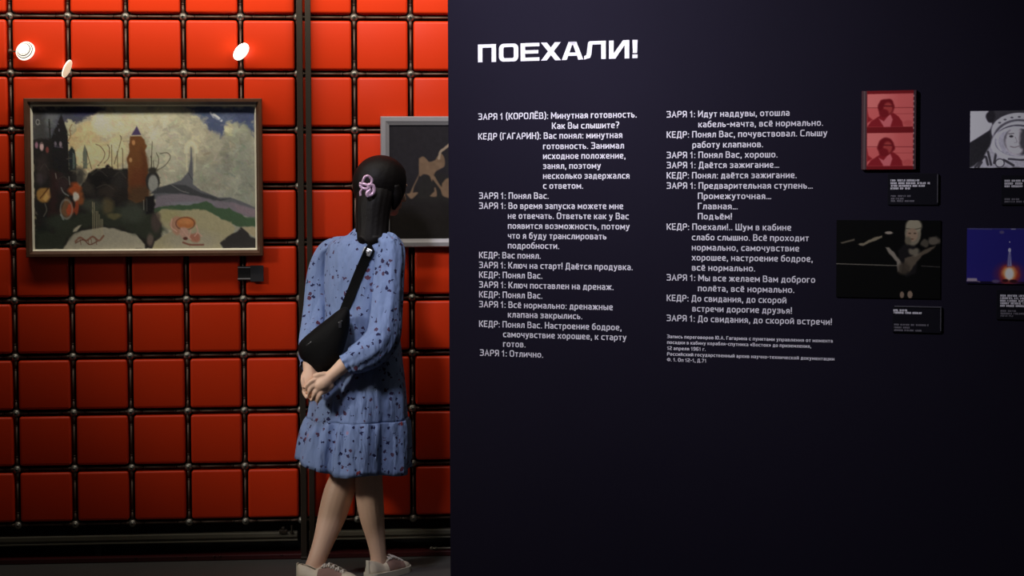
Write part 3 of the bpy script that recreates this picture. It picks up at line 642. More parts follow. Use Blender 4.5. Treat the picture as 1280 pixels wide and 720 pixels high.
COL1 = [[('ЗАРЯ 1 (КОРОЛЁВ): Минутная готовность.', 598, 145.8, 796), ('Как Вы слышите?', 690, 157.2, 774)],
        [('КЕДР (ГАГАРИН): Вас понял: минутная', 598, 170.5, 778), ('готовность. Занимал', 679, 182.6, 780), ('исходное положение,', 679, 194.9, 782), ('занял, поэтому', 679, 207.2, 751), ('несколько задержался', 679, 219.6, 787), ('с ответом.', 679, 232, 729)],
        [('ЗАРЯ 1: Понял Вас.', 599, 244.5, 686)],
        [('ЗАРЯ 1: Во время запуска можете мне', 599, 257, 779), ('не отвечать. Ответьте как у Вас', 635, 269.5, 786), ('появится возможность, потому', 635, 282, 787), ('что я буду транслировать', 635, 294.3, 758), ('подробности.', 635, 306.6, 699)],
        [('КЕДР: Вас понял.', 599, 318.6, 676)], [('ЗАРЯ 1: Ключ на старт! Даётся продувка.', 599, 331, 791)], [('КЕДР: Понял Вас.', 599, 343.2, 678)],
        [('ЗАРЯ 1: Ключ поставлен на дренаж.', 599, 355.5, 767)], [('КЕДР: Понял Вас.', 599, 367.8, 678)],
        [('ЗАРЯ 1: Всё нормально: дренажные', 599, 380, 766), ('клапана закрылись.', 635, 392.8, 728)],
        [('КЕДР: Понял Вас. Настроение бодрое,', 599, 404.5, 777), ('самочувствие хорошее, к старту', 629, 417.4, 783), ('готов.', 629, 429.5, 657)],
        [('ЗАРЯ 1: Отлично.', 600, 440.6, 679)]]
COL2 = [[('ЗАРЯ 1: Идут наддувы, отошла', 833.5, 143, 987), ('кабель-мачта, всё нормально.', 873, 155.2, 1029)],
        [('КЕДР: Понял Вас, почувствовал. Слышу', 833.5, 168.3, 1034), ('работу клапанов.', 865.5, 180.8, 954)], [('ЗАРЯ 1: Понял Вас, хорошо.', 833.5, 193.8, 972)],
        [('ЗАРЯ 1: Даётся зажигание…', 833.5, 206.4, 974)], [('КЕДР: Понял: даётся зажигание.', 833.5, 219.2, 996)],
        [('ЗАРЯ 1: Предварительная ступень…', 833.5, 232, 1016), ('Промежуточная…', 872.5, 244.8, 964), ('Главная…', 872.5, 257.5, 922), ('Подъём!', 872.5, 270.2, 915)],
        [('КЕДР: Поехали!.. Шум в кабине', 833.5, 283.2, 989), ('слабо слышно. Всё проходит', 865, 296.3, 1011), ('нормально, самочувствие', 865, 309, 999), ('хорошее, настроение бодрое,', 865, 321.6, 1016), ('всё нормально.', 865, 334.2, 944)],
        [('ЗАРЯ 1: Мы все желаем Вам доброго', 833.5, 346.6, 1019), ('полёта, всё нормально.', 872.5, 360, 993)],
        [('КЕДР: До свидания, до скорой', 833.5, 372.2, 983), ('встречи дорогие друзья!', 865.5, 385.4, 990)], [('ЗАРЯ 1: До свидания, до скорой встречи!', 833.5, 397.3, 1040)]]
for par in COL1 + COL2:
    bm = bmesh.new(); text_bm(bm, par, 8.0); vinyl('text_paragraph', bm, M['white'], part)
bm = bmesh.new()
text_bm(bm, [('Запись переговоров Ю.А. Гагарина с пунктами управления от момента', 834, 420.4, 1041), ('посадки в кабину корабля-спутника «Восток» до приземления,', 834, 427.6, 1014),
             ('12 апреля 1961 г.', 834, 435, 882), ('Российский государственный архив научно-технической документации', 834, 442.2, 1043), ('Ф. 1. Оп 12-1, Д.71', 834, 449.4, 883)], 4.4, 0.15)
vinyl('source_note', bm, M['white'], part, 'small white source note under the right text column')
# heading, drawn letter by letter (units: 127 = cap height)
def heading():
    bm = bmesh.new(); u0, zb = board(597.7, 77.9); u1, _ = board(797.4, 77.9); k = (u1 - u0) / 1162.0; kz = 21.9 / F_PX * (BO.y + u0 * BU.y) / 127
    def P(pts): prism(bm, [(u0 + x * k, zb + z * kz) for x, z in pts], -0.0015, 0.0)
    def strip(outer, inner):   # ring between two equal-length outlines
        n = len(outer)
        for i in range(n):
            j = (i + 1) % n; P([outer[i], outer[j], inner[j], inner[i]])
    t, v = 24, 33
    P([(0, 0), (v, 0), (v, 127 - t), (v, 127), (0, 127)]); P([(v, 127 - t), (102, 127 - t), (102, 127), (v, 127)]); P([(102, 0), (135, 0), (135, 127), (102, 127)])
    def rr(x0, x1, z0, z1, r):
        return [(x0 + r + r * math.cos(a) if s[0] < 0 else x1 - r + r * math.cos(a), z0 + r + r * math.sin(a) if s[1] < 0 else z1 - r + r * math.sin(a))
                for s, a0 in (((1, 1), 0), ((-1, 1), PI / 2), ((-1, -1), PI), ((1, -1), 1.5 * PI)) for a in [a0 + i * PI / 12 for i in range(7)]]
    strip(rr(157, 300, 0, 127, 34), rr(157 + v, 300 - v, t, 127 - t, 12))
    x = 317; P([(x, 0), (x + v, 0), (x + v, 127), (x, 127)])
    for z0, z1, e in ((0, t, 138), (52, 76, 130), (127 - t, 127, 138)): P([(x + v, z0), (x + e, z0), (x + e, z1), (x + v, z1)])
    x = 467; P([(x, 0), (x + 42, 0), (x + 143, 127), (x + 101, 127)])
    prism(bm, [(u0 + (x + a) * k, zb + b * kz) for a, b in ((103, 0), (145, 0), (42, 127), (0, 127))], -0.00165, 0.0)
    x = 618; P([(x, 0), (x + 36, 0), (x + 82, 127), (x + 50, 127)]); P([(x + 120, 0), (x + 156, 0), (x + 106, 127), (x + 74, 127)]); P([(x + 38, 28), (x + 118, 28), (x + 110, 51), (x + 46, 51)]); P([(x + 60, 104), (x + 96, 104), (x + 104, 127), (x + 52, 127)])
    x = 780; P([(x + 122, 0), (x + 155, 0), (x + 155, 127), (x + 122, 127)]); P([(x + 60, 103), (x + 122, 103), (x + 122, 127), (x + 42, 127)])
    o_ = [(x + 42, 127), (x + 31, 121), (x + 27, 108), (x + 20, 50), (x + 15, 30), (x + 0, 24)]; i_ = [(x + 60, 103), (x + 59, 102), (x + 58, 98), (x + 52, 36), (x + 42, 10), (x + 0, 0)]
    for i in range(5): P([o_[i], i_[i], i_[i + 1], o_[i + 1]])
    x = 958; P([(x, 0), (x + v, 0), (x + v, 127), (x, 127)]); P([(x + 111, 0), (x + 144, 0), (x + 144, 127), (x + 111, 127)]); P([(x + v, 0), (x + v + 12, 0), (x + 111, 92), (x + 111, 127), (x + 99, 127), (x + v, 36)])
    x = 1122; P([(x + 2, 0), (x + 38, 0), (x + 38, 26), (x + 2, 26)]); P([(x + 5, 36), (x + 35, 36), (x + 38, 127), (x + 2, 127)])
    o = obj('heading', bm, M['white'], part); o['label'] = 'large bold white heading in wide capitals'
heading()

# pictures and caption cards fixed to the board
def on_board(name, lab, cat, x0, y0, x1, y1, xm, pic, gain=1.0, group=None, thick=0.008):
    u0, zt = board(x0, y0); _, zb = board(x0, y1); u1, _ = board(x1, y0)
    uc = (u0 + u1) / 2
    t = pic.mesh(name, u0 - uc, u1 - uc, 0, zt - zb, -thick, M['print'], None, gain, 0.0, thick)
    t.location = BO + BU * uc + Vector((0, 0, zb)); t.rotation_euler = (0, 0, BA)
    tag(t, lab, cat, group); return t, u1 - u0, zt - zb
def red_frames():
    p = Pic(1078, 114, 1146, 212, 0.5, 5); p.C[:] = (116, 26, 30)
    p.poly([(1078, 114), (1084.5, 114), (1084.5, 212), (1078, 212)], (76, 56, 58), .5); p.line([(1081.5, 114), (1081.5, 212)], 1.2, (112, 96, 92), .8)
    p.poly([(1143, 114), (1146, 114), (1146, 212), (1143, 212)], (62, 50, 54), .5)
    for dy in (0, 48.6):
        p.poly([(1085, 118 + dy), (1142.5, 118 + dy), (1142.5, 159 + dy), (1085, 159 + dy)], (206, 96, 92), .6)
        p.mix(((p.Y > 118 + dy) & (p.Y < 136 + dy) & (p.X > 1085) & (p.X < 1142.5)) * np.clip((1125 - p.X) / 40, 0, .5), (226, 134, 124))
        p.line([(1085, 135 + dy), (1142, 135.5 + dy)], 1, (138, 48, 50), .8); p.line([(1112, 143 + dy), (1142, 143 + dy)], .8, (160, 60, 60), .6)
        p.poly([(1085, 118 + dy + 20), (1087, 146 + dy), (1092, 150 + dy), (1085, 154 + dy)], (148, 40, 44), 1)
        p.poly([(1085, 159 + dy), (1090, 152 + dy), (1098, 147 + dy), (1104, 143 + dy), (1118, 142 + dy), (1124, 146 + dy), (1129, 153 + dy), (1130, 159 + dy)], (136, 32, 38), .8)
        p.poly([(1100, 149 + dy), (1106, 152 + dy), (1110, 147 + dy), (1114, 143 + dy), (1117, 150 + dy), (1114, 159 + dy), (1106, 159 + dy)], (206, 104, 106), .9)
        p.ell(1109, 135 + dy, 10.5, 10.5, (112, 22, 28), .2, 1, 2); p.ell(1111, 136 + dy, 5.6, 7.2, (164, 62, 58), .4); p.ell(1106, 142 + dy, 6, 5, (120, 26, 32), .4)
        p.line([(1106, 133 + dy), (1116, 133.4 + dy)], 1.8, (96, 22, 28), .8); p.ell(1136, 154 + dy, 6, 4, (190, 80, 78), .6, .8, 3)
    for i in range(14): p.ell(1143, 121 + i * 6.6, .9, 1.4, (196, 140, 136), .5, .7)
    return p
t, _, _ = on_board('film_print', 'red-tinted print of two film frames showing a person in sunglasses, on the navy board', 'photograph', 1078, 114, 1146, 212, 0, red_frames(), 1.25, thick=0.010)
def helmet():
    p = Pic(1213, 139, 1310, 210, 0.5, 6); p.C[:] = (58, 56, 60)
    p.poly([(1213, 139), (1236, 139), (1242, 160), (1213, 178)], (222, 218, 226), 1); p.ell(1239, 146, 6, 8, (40, 38, 42), .4, 1, 2)
    p.poly([(1213, 179), (1240, 163), (1240, 186), (1228, 200), (1213, 210)], (40, 39, 42), 1)
    p.poly([(1213, 210), (1228, 201), (1236, 186), (1242, 176), (1252, 196), (1284, 198), (1306, 184), (1310, 210)], (168, 166, 172), 1.2, 1, 2)
    for q in ([(1220, 209), (1232, 196), (1236, 206)], [(1236, 190), (1240, 206)], [(1246, 192), (1244, 204)], [(1256, 200), (1268, 207)], [(1228, 203), (1224, 209)]): p.line(q, 3, (44, 42, 46), .85)
    p.ell(1274, 166, 36, 25, (58, 56, 60), .08); p.ell(1274, 164, 34, 22, (206, 204, 210), .06)
    p.ring(1274, 176, 31, 25, 2, (70, 68, 74), .9, True); p.ell(1274, 178, 32, 22, (190, 188, 196), .07)
    p.ell(1273, 176, 29, 19.5, (64, 62, 70), .06); p.ell(1272, 177, 27, 18.5, (168, 166, 174), .06)
    for i in range(7):
        a = -2.45 + i * .3; p.ell(1274 + 31 * math.cos(a), 166 + 19 * math.sin(a), 2, 1.2, (96, 94, 100), .5)
    p.ell(1276, 176, 20, 18, (74, 72, 78), .1); p.ell(1271, 177, 13, 17, (204, 198, 200), .3, 1, 2); p.poly([(1276, 160), (1296, 166), (1296, 192), (1280, 192), (1275, 180)], (58, 56, 60), 3, .9, 3)
    p.ell(1265, 171, 2.6, 1.5, (52, 50, 54), .6); p.line([(1262, 168), (1268, 167.4)], 1.2, (70, 66, 70), .8); p.line([(1264, 183.5), (1269, 184.6), (1274, 183.4)], 1.4, (110, 100, 104), .8); p.line([(1270, 172), (1272, 178), (1269, 179)], 1, (120, 116, 120), .8)
    p.line([(1250, 166), (1248, 178), (1252, 188)], 1.6, (236, 234, 240), .8); p.ring(1273, 180, 31, 20, 2, (220, 218, 226), .8)
    p.line([(1262, 199), (1282, 200), (1300, 194)], 2.6, (54, 52, 58), .9); p.ell(1251, 204, 5.4, 5, (226, 224, 230), .2); p.ring(1251, 204, 5.4, 5, 1, (50, 48, 54), .9)
    p.speck(.12, 2); return p
on_board('photograph', 'black and white photograph of a cosmonaut in a white helmet, at the board edge', 'photograph', 1213, 139, 1310, 210, 0, helmet(), 1.9, thick=0.0035)
def musician():
    p = Pic(1046, 275, 1176, 371, 0.5, 7); p.C[:] = (9, 9, 8)
    p.line([(1046, 329.5), (1124, 331)], 1, (128, 122, 108), .9); p.line([(1153, 331), (1176, 332)], .9, (84, 80, 74), .8)
    p.poly([(1051, 303), (1069, 298), (1069, 300.5), (1053, 304.5)], (110, 102, 84), .7, .8); p.poly([(1076, 306), (1092, 297), (1104, 294), (1104, 296.5), (1090, 302), (1080, 307)], (138, 128, 104), .8, .9, 1)
    p.ell(1112, 290.5, 5, 1.8, (150, 140, 124), .5); p.ell(1078, 305, 4, 1.5, (120, 112, 92), .6)
    p.poly([(1124, 312), (1132, 304), (1144, 304), (1150, 314), (1146, 340), (1134, 345), (1126, 334)], (26, 24, 24), 1.5)
    p.poly([(1108, 309), (1113, 309), (1120, 316), (1126, 324), (1130, 330), (1128, 340), (1124, 338), (1122, 326), (1112, 316)], (132, 124, 110), 1, 1, 1.5)
    p.poly([(1132, 322), (1148, 316), (1160, 309), (1170, 306), (1168, 310), (1154, 318), (1144, 330), (1138, 338), (1132, 334)], (90, 80, 66), 1, 1, 1.5)
    p.ell(1131, 334, 8, 8, (66, 58, 48), .5, .9, 3); p.ell(1144, 314, 7, 5, (120, 112, 94), .5, .9, 4); p.ell(1168, 300, 8, 5, (104, 96, 82), .5, .9, 3); p.ell(1157, 303, 5, 5, (84, 78, 66), .5, .9, 3)
    p.ell(1142, 291, 10, 15, (126, 118, 98), .2); p.ell(1143, 282, 10, 9, (150, 142, 118), .3); p.line([(1133, 285), (1144, 286), (1153, 284)], 1.2, (74, 68, 56), .8)
    p.ell(1141, 293, 7, 8, (150, 128, 104), .3); p.ell(1138, 291, 1.8, .9, (84, 70, 56), .7); p.ell(1144.5, 291, 1.8, .9, (84, 70, 56), .7); p.ell(1141, 298, 2.2, .8, (104, 76, 62), .7); p.ell(1136, 300, 4, 5, (104, 96, 78), .6)
    p.ell(1129, 367, 2.6, 4.2, (132, 112, 94), .4); p.ell(1139, 366.5, 3.2, 4.6, (140, 120, 100), .4)
    return p
on_board('photograph', 'dark photograph of a child in a knitted helmet playing a violin, below the red print', 'photograph', 1046, 275, 1176, 371, 0, musician(), 1.1, thick=0.0035)
def launch():
    p = Pic(1209, 285, 1330, 354, 0.5, 9); p.C[:] = (42, 38, 122); p.mix(np.clip((p.Y - 330) / 30, 0, 1) * .3, (60, 40, 130))
    p.poly([(1209, 285), (1330, 285), (1330, 286.5), (1209, 286.5)], (66, 64, 110), .6); p.line([(1212, 286), (1240, 286.4)], 1, (110, 108, 136), .5); p.line([(1265, 286), (1270, 286)], 1, (190, 186, 200), .8); p.ell(1253, 290, 3, 2, (92, 84, 130), .6)
    p.poly([(1209, 351.5), (1330, 351), (1330, 354), (1209, 354)], (24, 16, 34), .8)
    p.ell(1263, 342, 16, 13, (120, 44, 76), .9, .9); p.ell(1263, 342, 12, 11, (196, 70, 40), .6, .95, 3); p.ell(1263, 341, 8.5, 8.5, (246, 176, 110), .5, 1, 2); p.ell(1263, 341.5, 5.4, 7.4, (255, 246, 236), .5)
    p.poly([(1262, 311), (1264, 311), (1266, 332), (1260, 332)], (150, 146, 188), .8); p.ell(1263, 312, 1.8, 2.6, (200, 196, 216), .5); p.line([(1260.5, 333), (1262, 314)], .7, (84, 80, 130), .8); p.line([(1263.5, 318), (1263, 330)], .8, (86, 80, 140))
    p.ell(1258, 350, 4, 2, (60, 26, 34), .6); p.ell(1268, 350.5, 5, 2, (60, 26, 34), .6); p.poly([(1210, 347.5), (1222, 347.5), (1223, 351.5), (1209, 351.5)], (176, 160, 176), .6); p.line([(1222, 351), (1226, 352)], 1.2, (130, 112, 134)); p.ell(1246, 351, 5, 2, (100, 84, 124), .6)
    p.ell(1263, 302, .8, .8, (180, 176, 206), .5); return p
on_board('photograph', 'blue photograph of a rocket launch with an orange fireball, at the board edge', 'photograph', 1209, 285, 1330, 354, 0, launch(), 1.0, thick=0.0035)
def card(lab, x0, y0, x1, y1, bold, faint, edges):
    u0, zt = board(x0, y0); _, zb = board(x0, y1); u1, _ = board(x1, y0); W_, H_ = u1 - u0, zt - zb
    t = thing('caption_card', lab, 'caption card', BO + BU * u0 + Vector((0, 0, zb)), BA)
    bm = bmesh.new(); box(bm, 0, W_, -0.004, 0, 0, H_, 0.0006, 1); obj('card', bm, M['card'], t)
    bm = bmesh.new(); box(bm, W_ - .003, W_ + .001, -0.006, 0, 0.006, H_ - .002, 0.0008, 1)
    if edges == 2: box(bm, 0.006, W_ + .001, -0.006, 0, H_ - .003, H_ + .001, 0.0008, 1)
    obj('lit_edge_strip', bm, M['cardedge'], t)  # strip coloured paler than the card to show its right and top edges lit
    for nm, rows, mm, hh in (('caption_title', bold, M['white'], 2.5), ('caption_credit', faint, M['greytext'], 2.2)):
        bm = bmesh.new(); rnd = random.Random(int(x0 + y0))
        for xa, yy, xb in rows:
            a, zc = board(xa, yy); b, _ = board(xb, yy); h = hh / F_PX * 6.0 / 2; x = a - u0; z = zc - zb; word = rnd.randint(3, 9)
            while x < b - u0:
                wd = 0.0042 * rnd.uniform(.8, 1.15)
                if word > 0:   # letters too small to read: one upright and one cross stroke each
                    box(bm, x, x + wd * .32, -0.0048, -0.004, z - h, z + h)
                    if rnd.random() < .8: box(bm, x + wd * .45, x + wd * .75, -0.0048, -0.004, z - h, z + h)
                    zz = z + rnd.choice((-.8, 0, .62)) * h; box(bm, x + wd * .1, x + wd * .72, -0.00485, -0.004, zz - h * .18, zz + h * .22)
                    word -= 1
                else: word = rnd.randint(3, 10)
                x += wd
        obj(nm, bm, mm, t)
card('small black caption card with four white lines, below the red-tinted film print', 1110, 217, 1173, 256,
     [(1113.5, 225.5, 1150), (1113.5, 229, 1162), (1114, 232.3, 1155.5), (1113.5, 235.6, 1137)], [(1114, 245, 1138), (1114, 248.3, 1130), (1114, 251.2, 1142)], 1)
card('small black caption card with grey edges, below the dark violin photograph', 1116, 382.5, 1177, 415,
     [(1117, 387.6, 1134), (1117.5, 390.6, 1152)], [(1118, 405.5, 1160), (1118, 409, 1136), (1118, 412.4, 1154)], 2)
card('black caption card at the board edge below the cosmonaut photograph', 1252, 219, 1320, 256,
     [(1256, 226, 1296), (1256, 229.4, 1302), (1256, 232.8, 1290)], [(1256, 249, 1274), (1256, 252, 1296)], 1)
card('black caption card at the board edge below the rocket photograph', 1246, 362, 1318, 399,
     [(1250.5, 369.3, 1300), (1250.5, 372.5, 1306), (1250.5, 375.7, 1296), (1250.5, 378.8, 1302), (1250.5, 382, 1290)], [(1251, 388.4, 1270), (1251, 391.6, 1290), (1251, 394.6, 1266)], 1)

# ------------------------------------------------------------------ the woman
PY = 7.27
PORG = Vector((ray(445, 360).x / ray(445, 360).y * PY, PY, 0))
def B(px, py, dy=0.0):
    d = ray(px, py); t = (PY + dy) / d.y; return CAM_P + d * t - PORG
person = thing('person', 'woman in a blue floral dress seen from behind, hands clasped behind her, leaning to look', 'person', PORG)
FA = math.radians(40); Fv = Vector((math.sin(FA), math.cos(FA), 0)); Rv = Vector((Fv.y, -Fv.x, 0))
HA = math.radians(54); Hf = Vector((math.sin(HA), math.cos(HA), 0.0)); Hr = Vector((Hf.y, -Hf.x, 0)); Hu = Vector((0, 0, 1))
Hf = (Hf + Vector((0, 0, -.16))).normalized(); Hu = Hr.cross(Hf)
HC = B(477, 232, 0.02)
HR = Matrix((Hr, Hf, Hu)).transposed()      # head axes: right, forward, up

def finger(bm, pts, r0):
    limb(bm, pts, [r0, r0 * .97, r0 * .9, r0 * .78][:len(pts)], 10, 4)
def body():
    bm = bmesh.new()
    # torso
    tube(bm, [B(452, 300, -.0), B(452, 330, -.0), B(452, 380, 0), B(451, 430, 0), B(450, 470, 0)], [.07, .10, .095, .11, .10], 20, 5)
    limb(bm, [B(427, 315, .07), B(458, 307, 0), B(485, 318, -.07)], [.036, .048, .036])
    limb(bm, [B(460, 312, -.01), B(464, 292, -.005), B(471, 272, .005), B(476, 250, .015)], [.075, .052, .048, .05])
    # legs
    limb(bm, [B(440, 450, .05), B(437, 510, .05), B(435, 566, .045), B(431, 594, .03), B(423, 618, .015), B(415, 645, .0), B(405, 675, -.03), B(397, 697, -.055), B(391, 713, -.065)],
         [.088, .074, .058, .056, .0585, .054, .041, .0355, .036], 18)
    limb(bm, [B(462, 450, -.05), B(462, 510, -.045), B(461, 566, -.035), B(461, 594, -.03), B(462, 620, -.035), B(465, 646, -.04), B(470, 674, -.035), B(473, 696, -.03), B(473, 711, -.03)],
         [.086, .072, .056, .0525, .053, .0475, .036, .031, .033], 18)
    limb(bm, [B(391, 715, -.065), B(402, 716, -.075), B(422, 720, -.095)], [.033, .03, .024]); limb(bm, [B(472, 712, -.03), B(482, 711, .01), B(494, 712, .07)], [.031, .029, .022])
    # arms
    limb(bm, [B(490, 314, -.10), B(489, 352, -.14), B(481, 408, -.19), B(456, 438, -.205), B(434, 453, -.215), B(419, 466, -.22), B(411, 473, -.22)], [.046, .042, .036, .036, .03, .0245, .0235])
    limb(bm, [B(413, 320, .105), B(402, 348, .12), B(391, 395, .075), B(388, 430, -.03), B(386.5, 453, -.14), B(387, 464, -.17)], [.030, .033, .032, .031, .025, .0235])
    # left hand: palm facing back, fingers hanging and curled
    limb(bm, [B(387, 463, -.17), B(388, 472, -.18), B(389, 482, -.185)], [.024, .030, .030]); limb(bm, [B(382, 470, -.175), B(382.5, 482, -.185)], [.018, .017]); limb(bm, [B(395, 470, -.18), B(396, 482, -.19)], [.018, .017])
    for (xa, xb, xc, L_) in ((381, 380, 382, 497), (386.5, 386.5, 388, 500), (392.5, 393.5, 394, 500.5), (398, 400.5, 400, 498)):
        finger(bm, [B(xa, 482, -.188), B(xb, 490, -.196), B(xc, L_ - 3, -.205), B(xc + 1.5, L_, -.222)], .0085)
    finger(bm, [B(381, 466, -.18), B(378.5, 474, -.196), B(379.5, 483, -.206)], .0095)
    # right hand: back of the hand to us, gripping the left palm
    limb(bm, [B(411, 473, -.22), B(406, 478, -.222), B(400, 482, -.222)], [.024, .029, .027]); limb(bm, [B(405, 470, -.222), B(397, 475, -.222)], [.018, .016]); limb(bm, [B(412, 482, -.22), B(405, 488, -.22)], [.018, .016])
    for xa, ya, xb, yb, xc, yc in ((396, 474, 389, 477, 384, 482), (398, 479.5, 391, 483, 387, 489), (401, 484.5, 395, 489, 392, 495), (404.5, 489, 400, 493.5, 398, 498.5)):
        finger(bm, [B(xa, ya, -.228), B(xb, yb, -.236), B(xc, yc, -.232), B(xc - 1, yc + 4, -.22)], .0088)
    finger(bm, [B(411, 470, -.225), B(401, 468, -.232), B(393, 470, -.225)], .0100)
    # head
    def Hp(r, f, u): return HC + Hr * r + Hf * f + Hu * u
    ball(bm, Hp(0, -.006, .012), 1, 24, (.074, .092, .090), HR); ball(bm, Hp(0, .035, -.045), 1, 20, (.056, .056, .066), HR)
    ball(bm, Hp(0, .066, -.088), 1, 16, (.024, .020, .018), HR); ball(bm, Hp(0, .062, -.028), 1, 16, (.05, .030, .04), HR)
    limb(bm, [Hp(0, .088, .0), Hp(0, .098, -.020), Hp(0, .105, -.036)], [.008, .010, .012]); ball(bm, Hp(0, .086, .014), 1, 14, (.045, .012, .010), HR)
    ball(bm, Hp(0, .088, -.060), 1, 12, (.021, .010, .0055), HR); ball(bm, Hp(0, .087, -.070), 1, 12, (.018, .010, .006), HR)
    for s in (-1, 1): ball(bm, Hp(s * .074, -.006, -.018), 1, 14, (.008, .020, .031), HR); ball(bm, Hp(s * .040, .058, -.030), 1, 12, (.024, .026, .022), HR)
    me = bpy.data.meshes.new('tmp'); bm.to_mesh(me); bm.free()
    t = bpy.data.objects.new('tmp', me); COL.objects.link(t)
    m1 = t.modifiers.new('r', 'REMESH'); m1.mode = 'VOXEL'; m1.voxel_size = 0.0034
    m2 = t.modifiers.new('s', 'SMOOTH'); m2.iterations = 5; m2.factor = .5
    bpy.context.view_layer.update(); out = evaluated(t); out.name = 'body'; bpy.data.objects.remove(t); bpy.data.meshes.remove(me)
    o = link('body', out, M['skin'], person, True)
    for s in (-1, 1):
        e = bmesh.new(); ball(e, Hp(s * .030, .080, -.004), .0105, 14); obj('eye', e, M['eye'], person, True)
body()

# dress
RINGS = [(286, 463.5, .0, .060, .060), (294, 461, .0, .085, .075), (299, 457, .0, .130, .088), (306, 454, .0, .158, .098), (320, 453, 0, .166, .108), (350, 452, 0, .163, .116),
         (390, 452, 0, .155, .117), (430, 452, 0, .165, .132), (470, 450.5, 0, .183, .155), (500, 448.5, 0, .196, .172), (523, 446.5, 0, .203, .183)]
TIER = [(522, 446.5, 0, .206, .186), (527, 446, 0, .211, .192), (540, 444.5, 0, .219, .203), (560, 442.8, 0, .226, .212), (586, 441.5, 0, .231, .219)]
def ring_at(tab, py):
    ys = [r[0] for r in tab]; return [float(np.interp(py, ys, [r[k] for r in tab])) for k in range(1, 5)]
def fold_main(phi):
    f = 0
    for c, wd, a in ((-22, 6, -1.2), (36, 7, -1.2), (78, 12, -.7), (-72, 12, -.8), (-118, 14, -.8), (120, 14, -.9), (165, 14, -.8), (-165, 14, -.7), (5, 14, .55), (-48, 12, .6), (57, 9, .5)):
        d = (math.degrees(phi) - c + 180) % 360 - 180; f += a * math.exp(-(d / wd) ** 2)
    return f
def dress_pt(tab, py, phi, amp, fine=0.0, off=0.0):
    cx, dy, w_, d_ = ring_at(tab, py); c = B(cx, py, dy); e = Vector((math.sin(phi), -math.cos(phi), 0))
    r = 1 / math.sqrt((e.dot(Rv) / w_) ** 2 + (e.dot(Fv) / d_) ** 2)
    r *= 1 + amp * fold_main(phi) + fine * (math.cos(23 * phi + 1.3 * math.sin(3 * phi)) + .6 * math.cos(37 * phi + 2))
    return c + e * (r + off)
def shell(name, tab, pys, amp, fine, m, parent, hem=None, nphi=144):
    bm = bmesh.new(); rings = []
    for py in pys:
        ring = []
        for k in range(nphi):
            phi = 2 * PI * k / nphi; p_ = dress_pt(tab, py, phi, amp(py), fine(py))
            if hem: p_ = p_ + Vector((0, 0, hem(py, phi)))
            ring.append(bm.verts.new(p_))
        rings.append(ring)
    for a, b in zip(rings, rings[1:]):
        for k in range(nphi): bm.faces.new((a[k], a[(k + 1) % nphi], b[(k + 1) % nphi], b[k]))
    o = obj(name, bm, m, parent, True)
    sm = o.modifiers.new('thickness', 'SOLIDIFY'); sm.thickness = 0.0025; sm.offset = 0
    return o
dress = shell('dress', RINGS, [286, 290, 294, 297, 301, 306, 312, 320, 330, 340, 352, 365, 380, 395, 410, 425, 440, 455, 470, 482, 494, 504, 514, 519, 523],
              lambda y: float(np.interp(y, [380, 440, 523], [.01, .035, .085])), lambda y: float(np.interp(y, [300, 400, 510, 523], [0, .002, .004, .010])), M['dress'], person)
shell('ruffle_tier', TIER, [522, 524, 527, 531, 536, 542, 549, 556, 564, 572, 580, 586], lambda y: float(np.interp(y, [522, 586], [.085, .13])),
      lambda y: float(np.interp(y, [522, 527, 545, 586], [.012, .026, .02, .011])), M['dress'], dress,
      lambda y, phi: max(0, (y - 522) / 64) * (.046 * max(0, -math.sin(phi)) ** 1.4 + .006 * math.sin(5 * phi)))
def sleeve(pts, radii, amp):
    bm = bmesh.new()
    def fold(s, a): return amp * (math.cos(9 * a + 2 * s) * (.3 + .9 * abs(2 * s - 1) ** 2) + .8 * math.cos(4 * a - 5 * s) * (1 - abs(2 * s - 1)))
    tube(bm, pts, radii, 48, 8, False, fold); o = obj('sleeve', bm, M['dress'], dress, True)
    sm = o.modifiers.new('thickness', 'SOLIDIFY'); sm.thickness = 0.0025; sm.offset = 0
sleeve([B(479, 300, -.085), B(488, 312, -.115), B(486, 345, -.14), B(483, 390, -.175), B(478, 422, -.195), B(462, 440, -.205), B(444, 450, -.213), B(436, 453, -.215), B(431, 456, -.216)],
       [.035, .050, .054, .056, .060, .058, .050, .036, .037], .07)
sleeve([B(432, 304, .05), B(420, 308, .08), B(407, 318, .115), B(399, 345, .12), B(394, 394, .075), B(389, 428, -.025), B(388, 445, -.10), B(387, 452, -.125), B(386.5, 457, -.14)],
       [.026, .033, .040, .048, .048, .046, .043, .032, .034], .07)

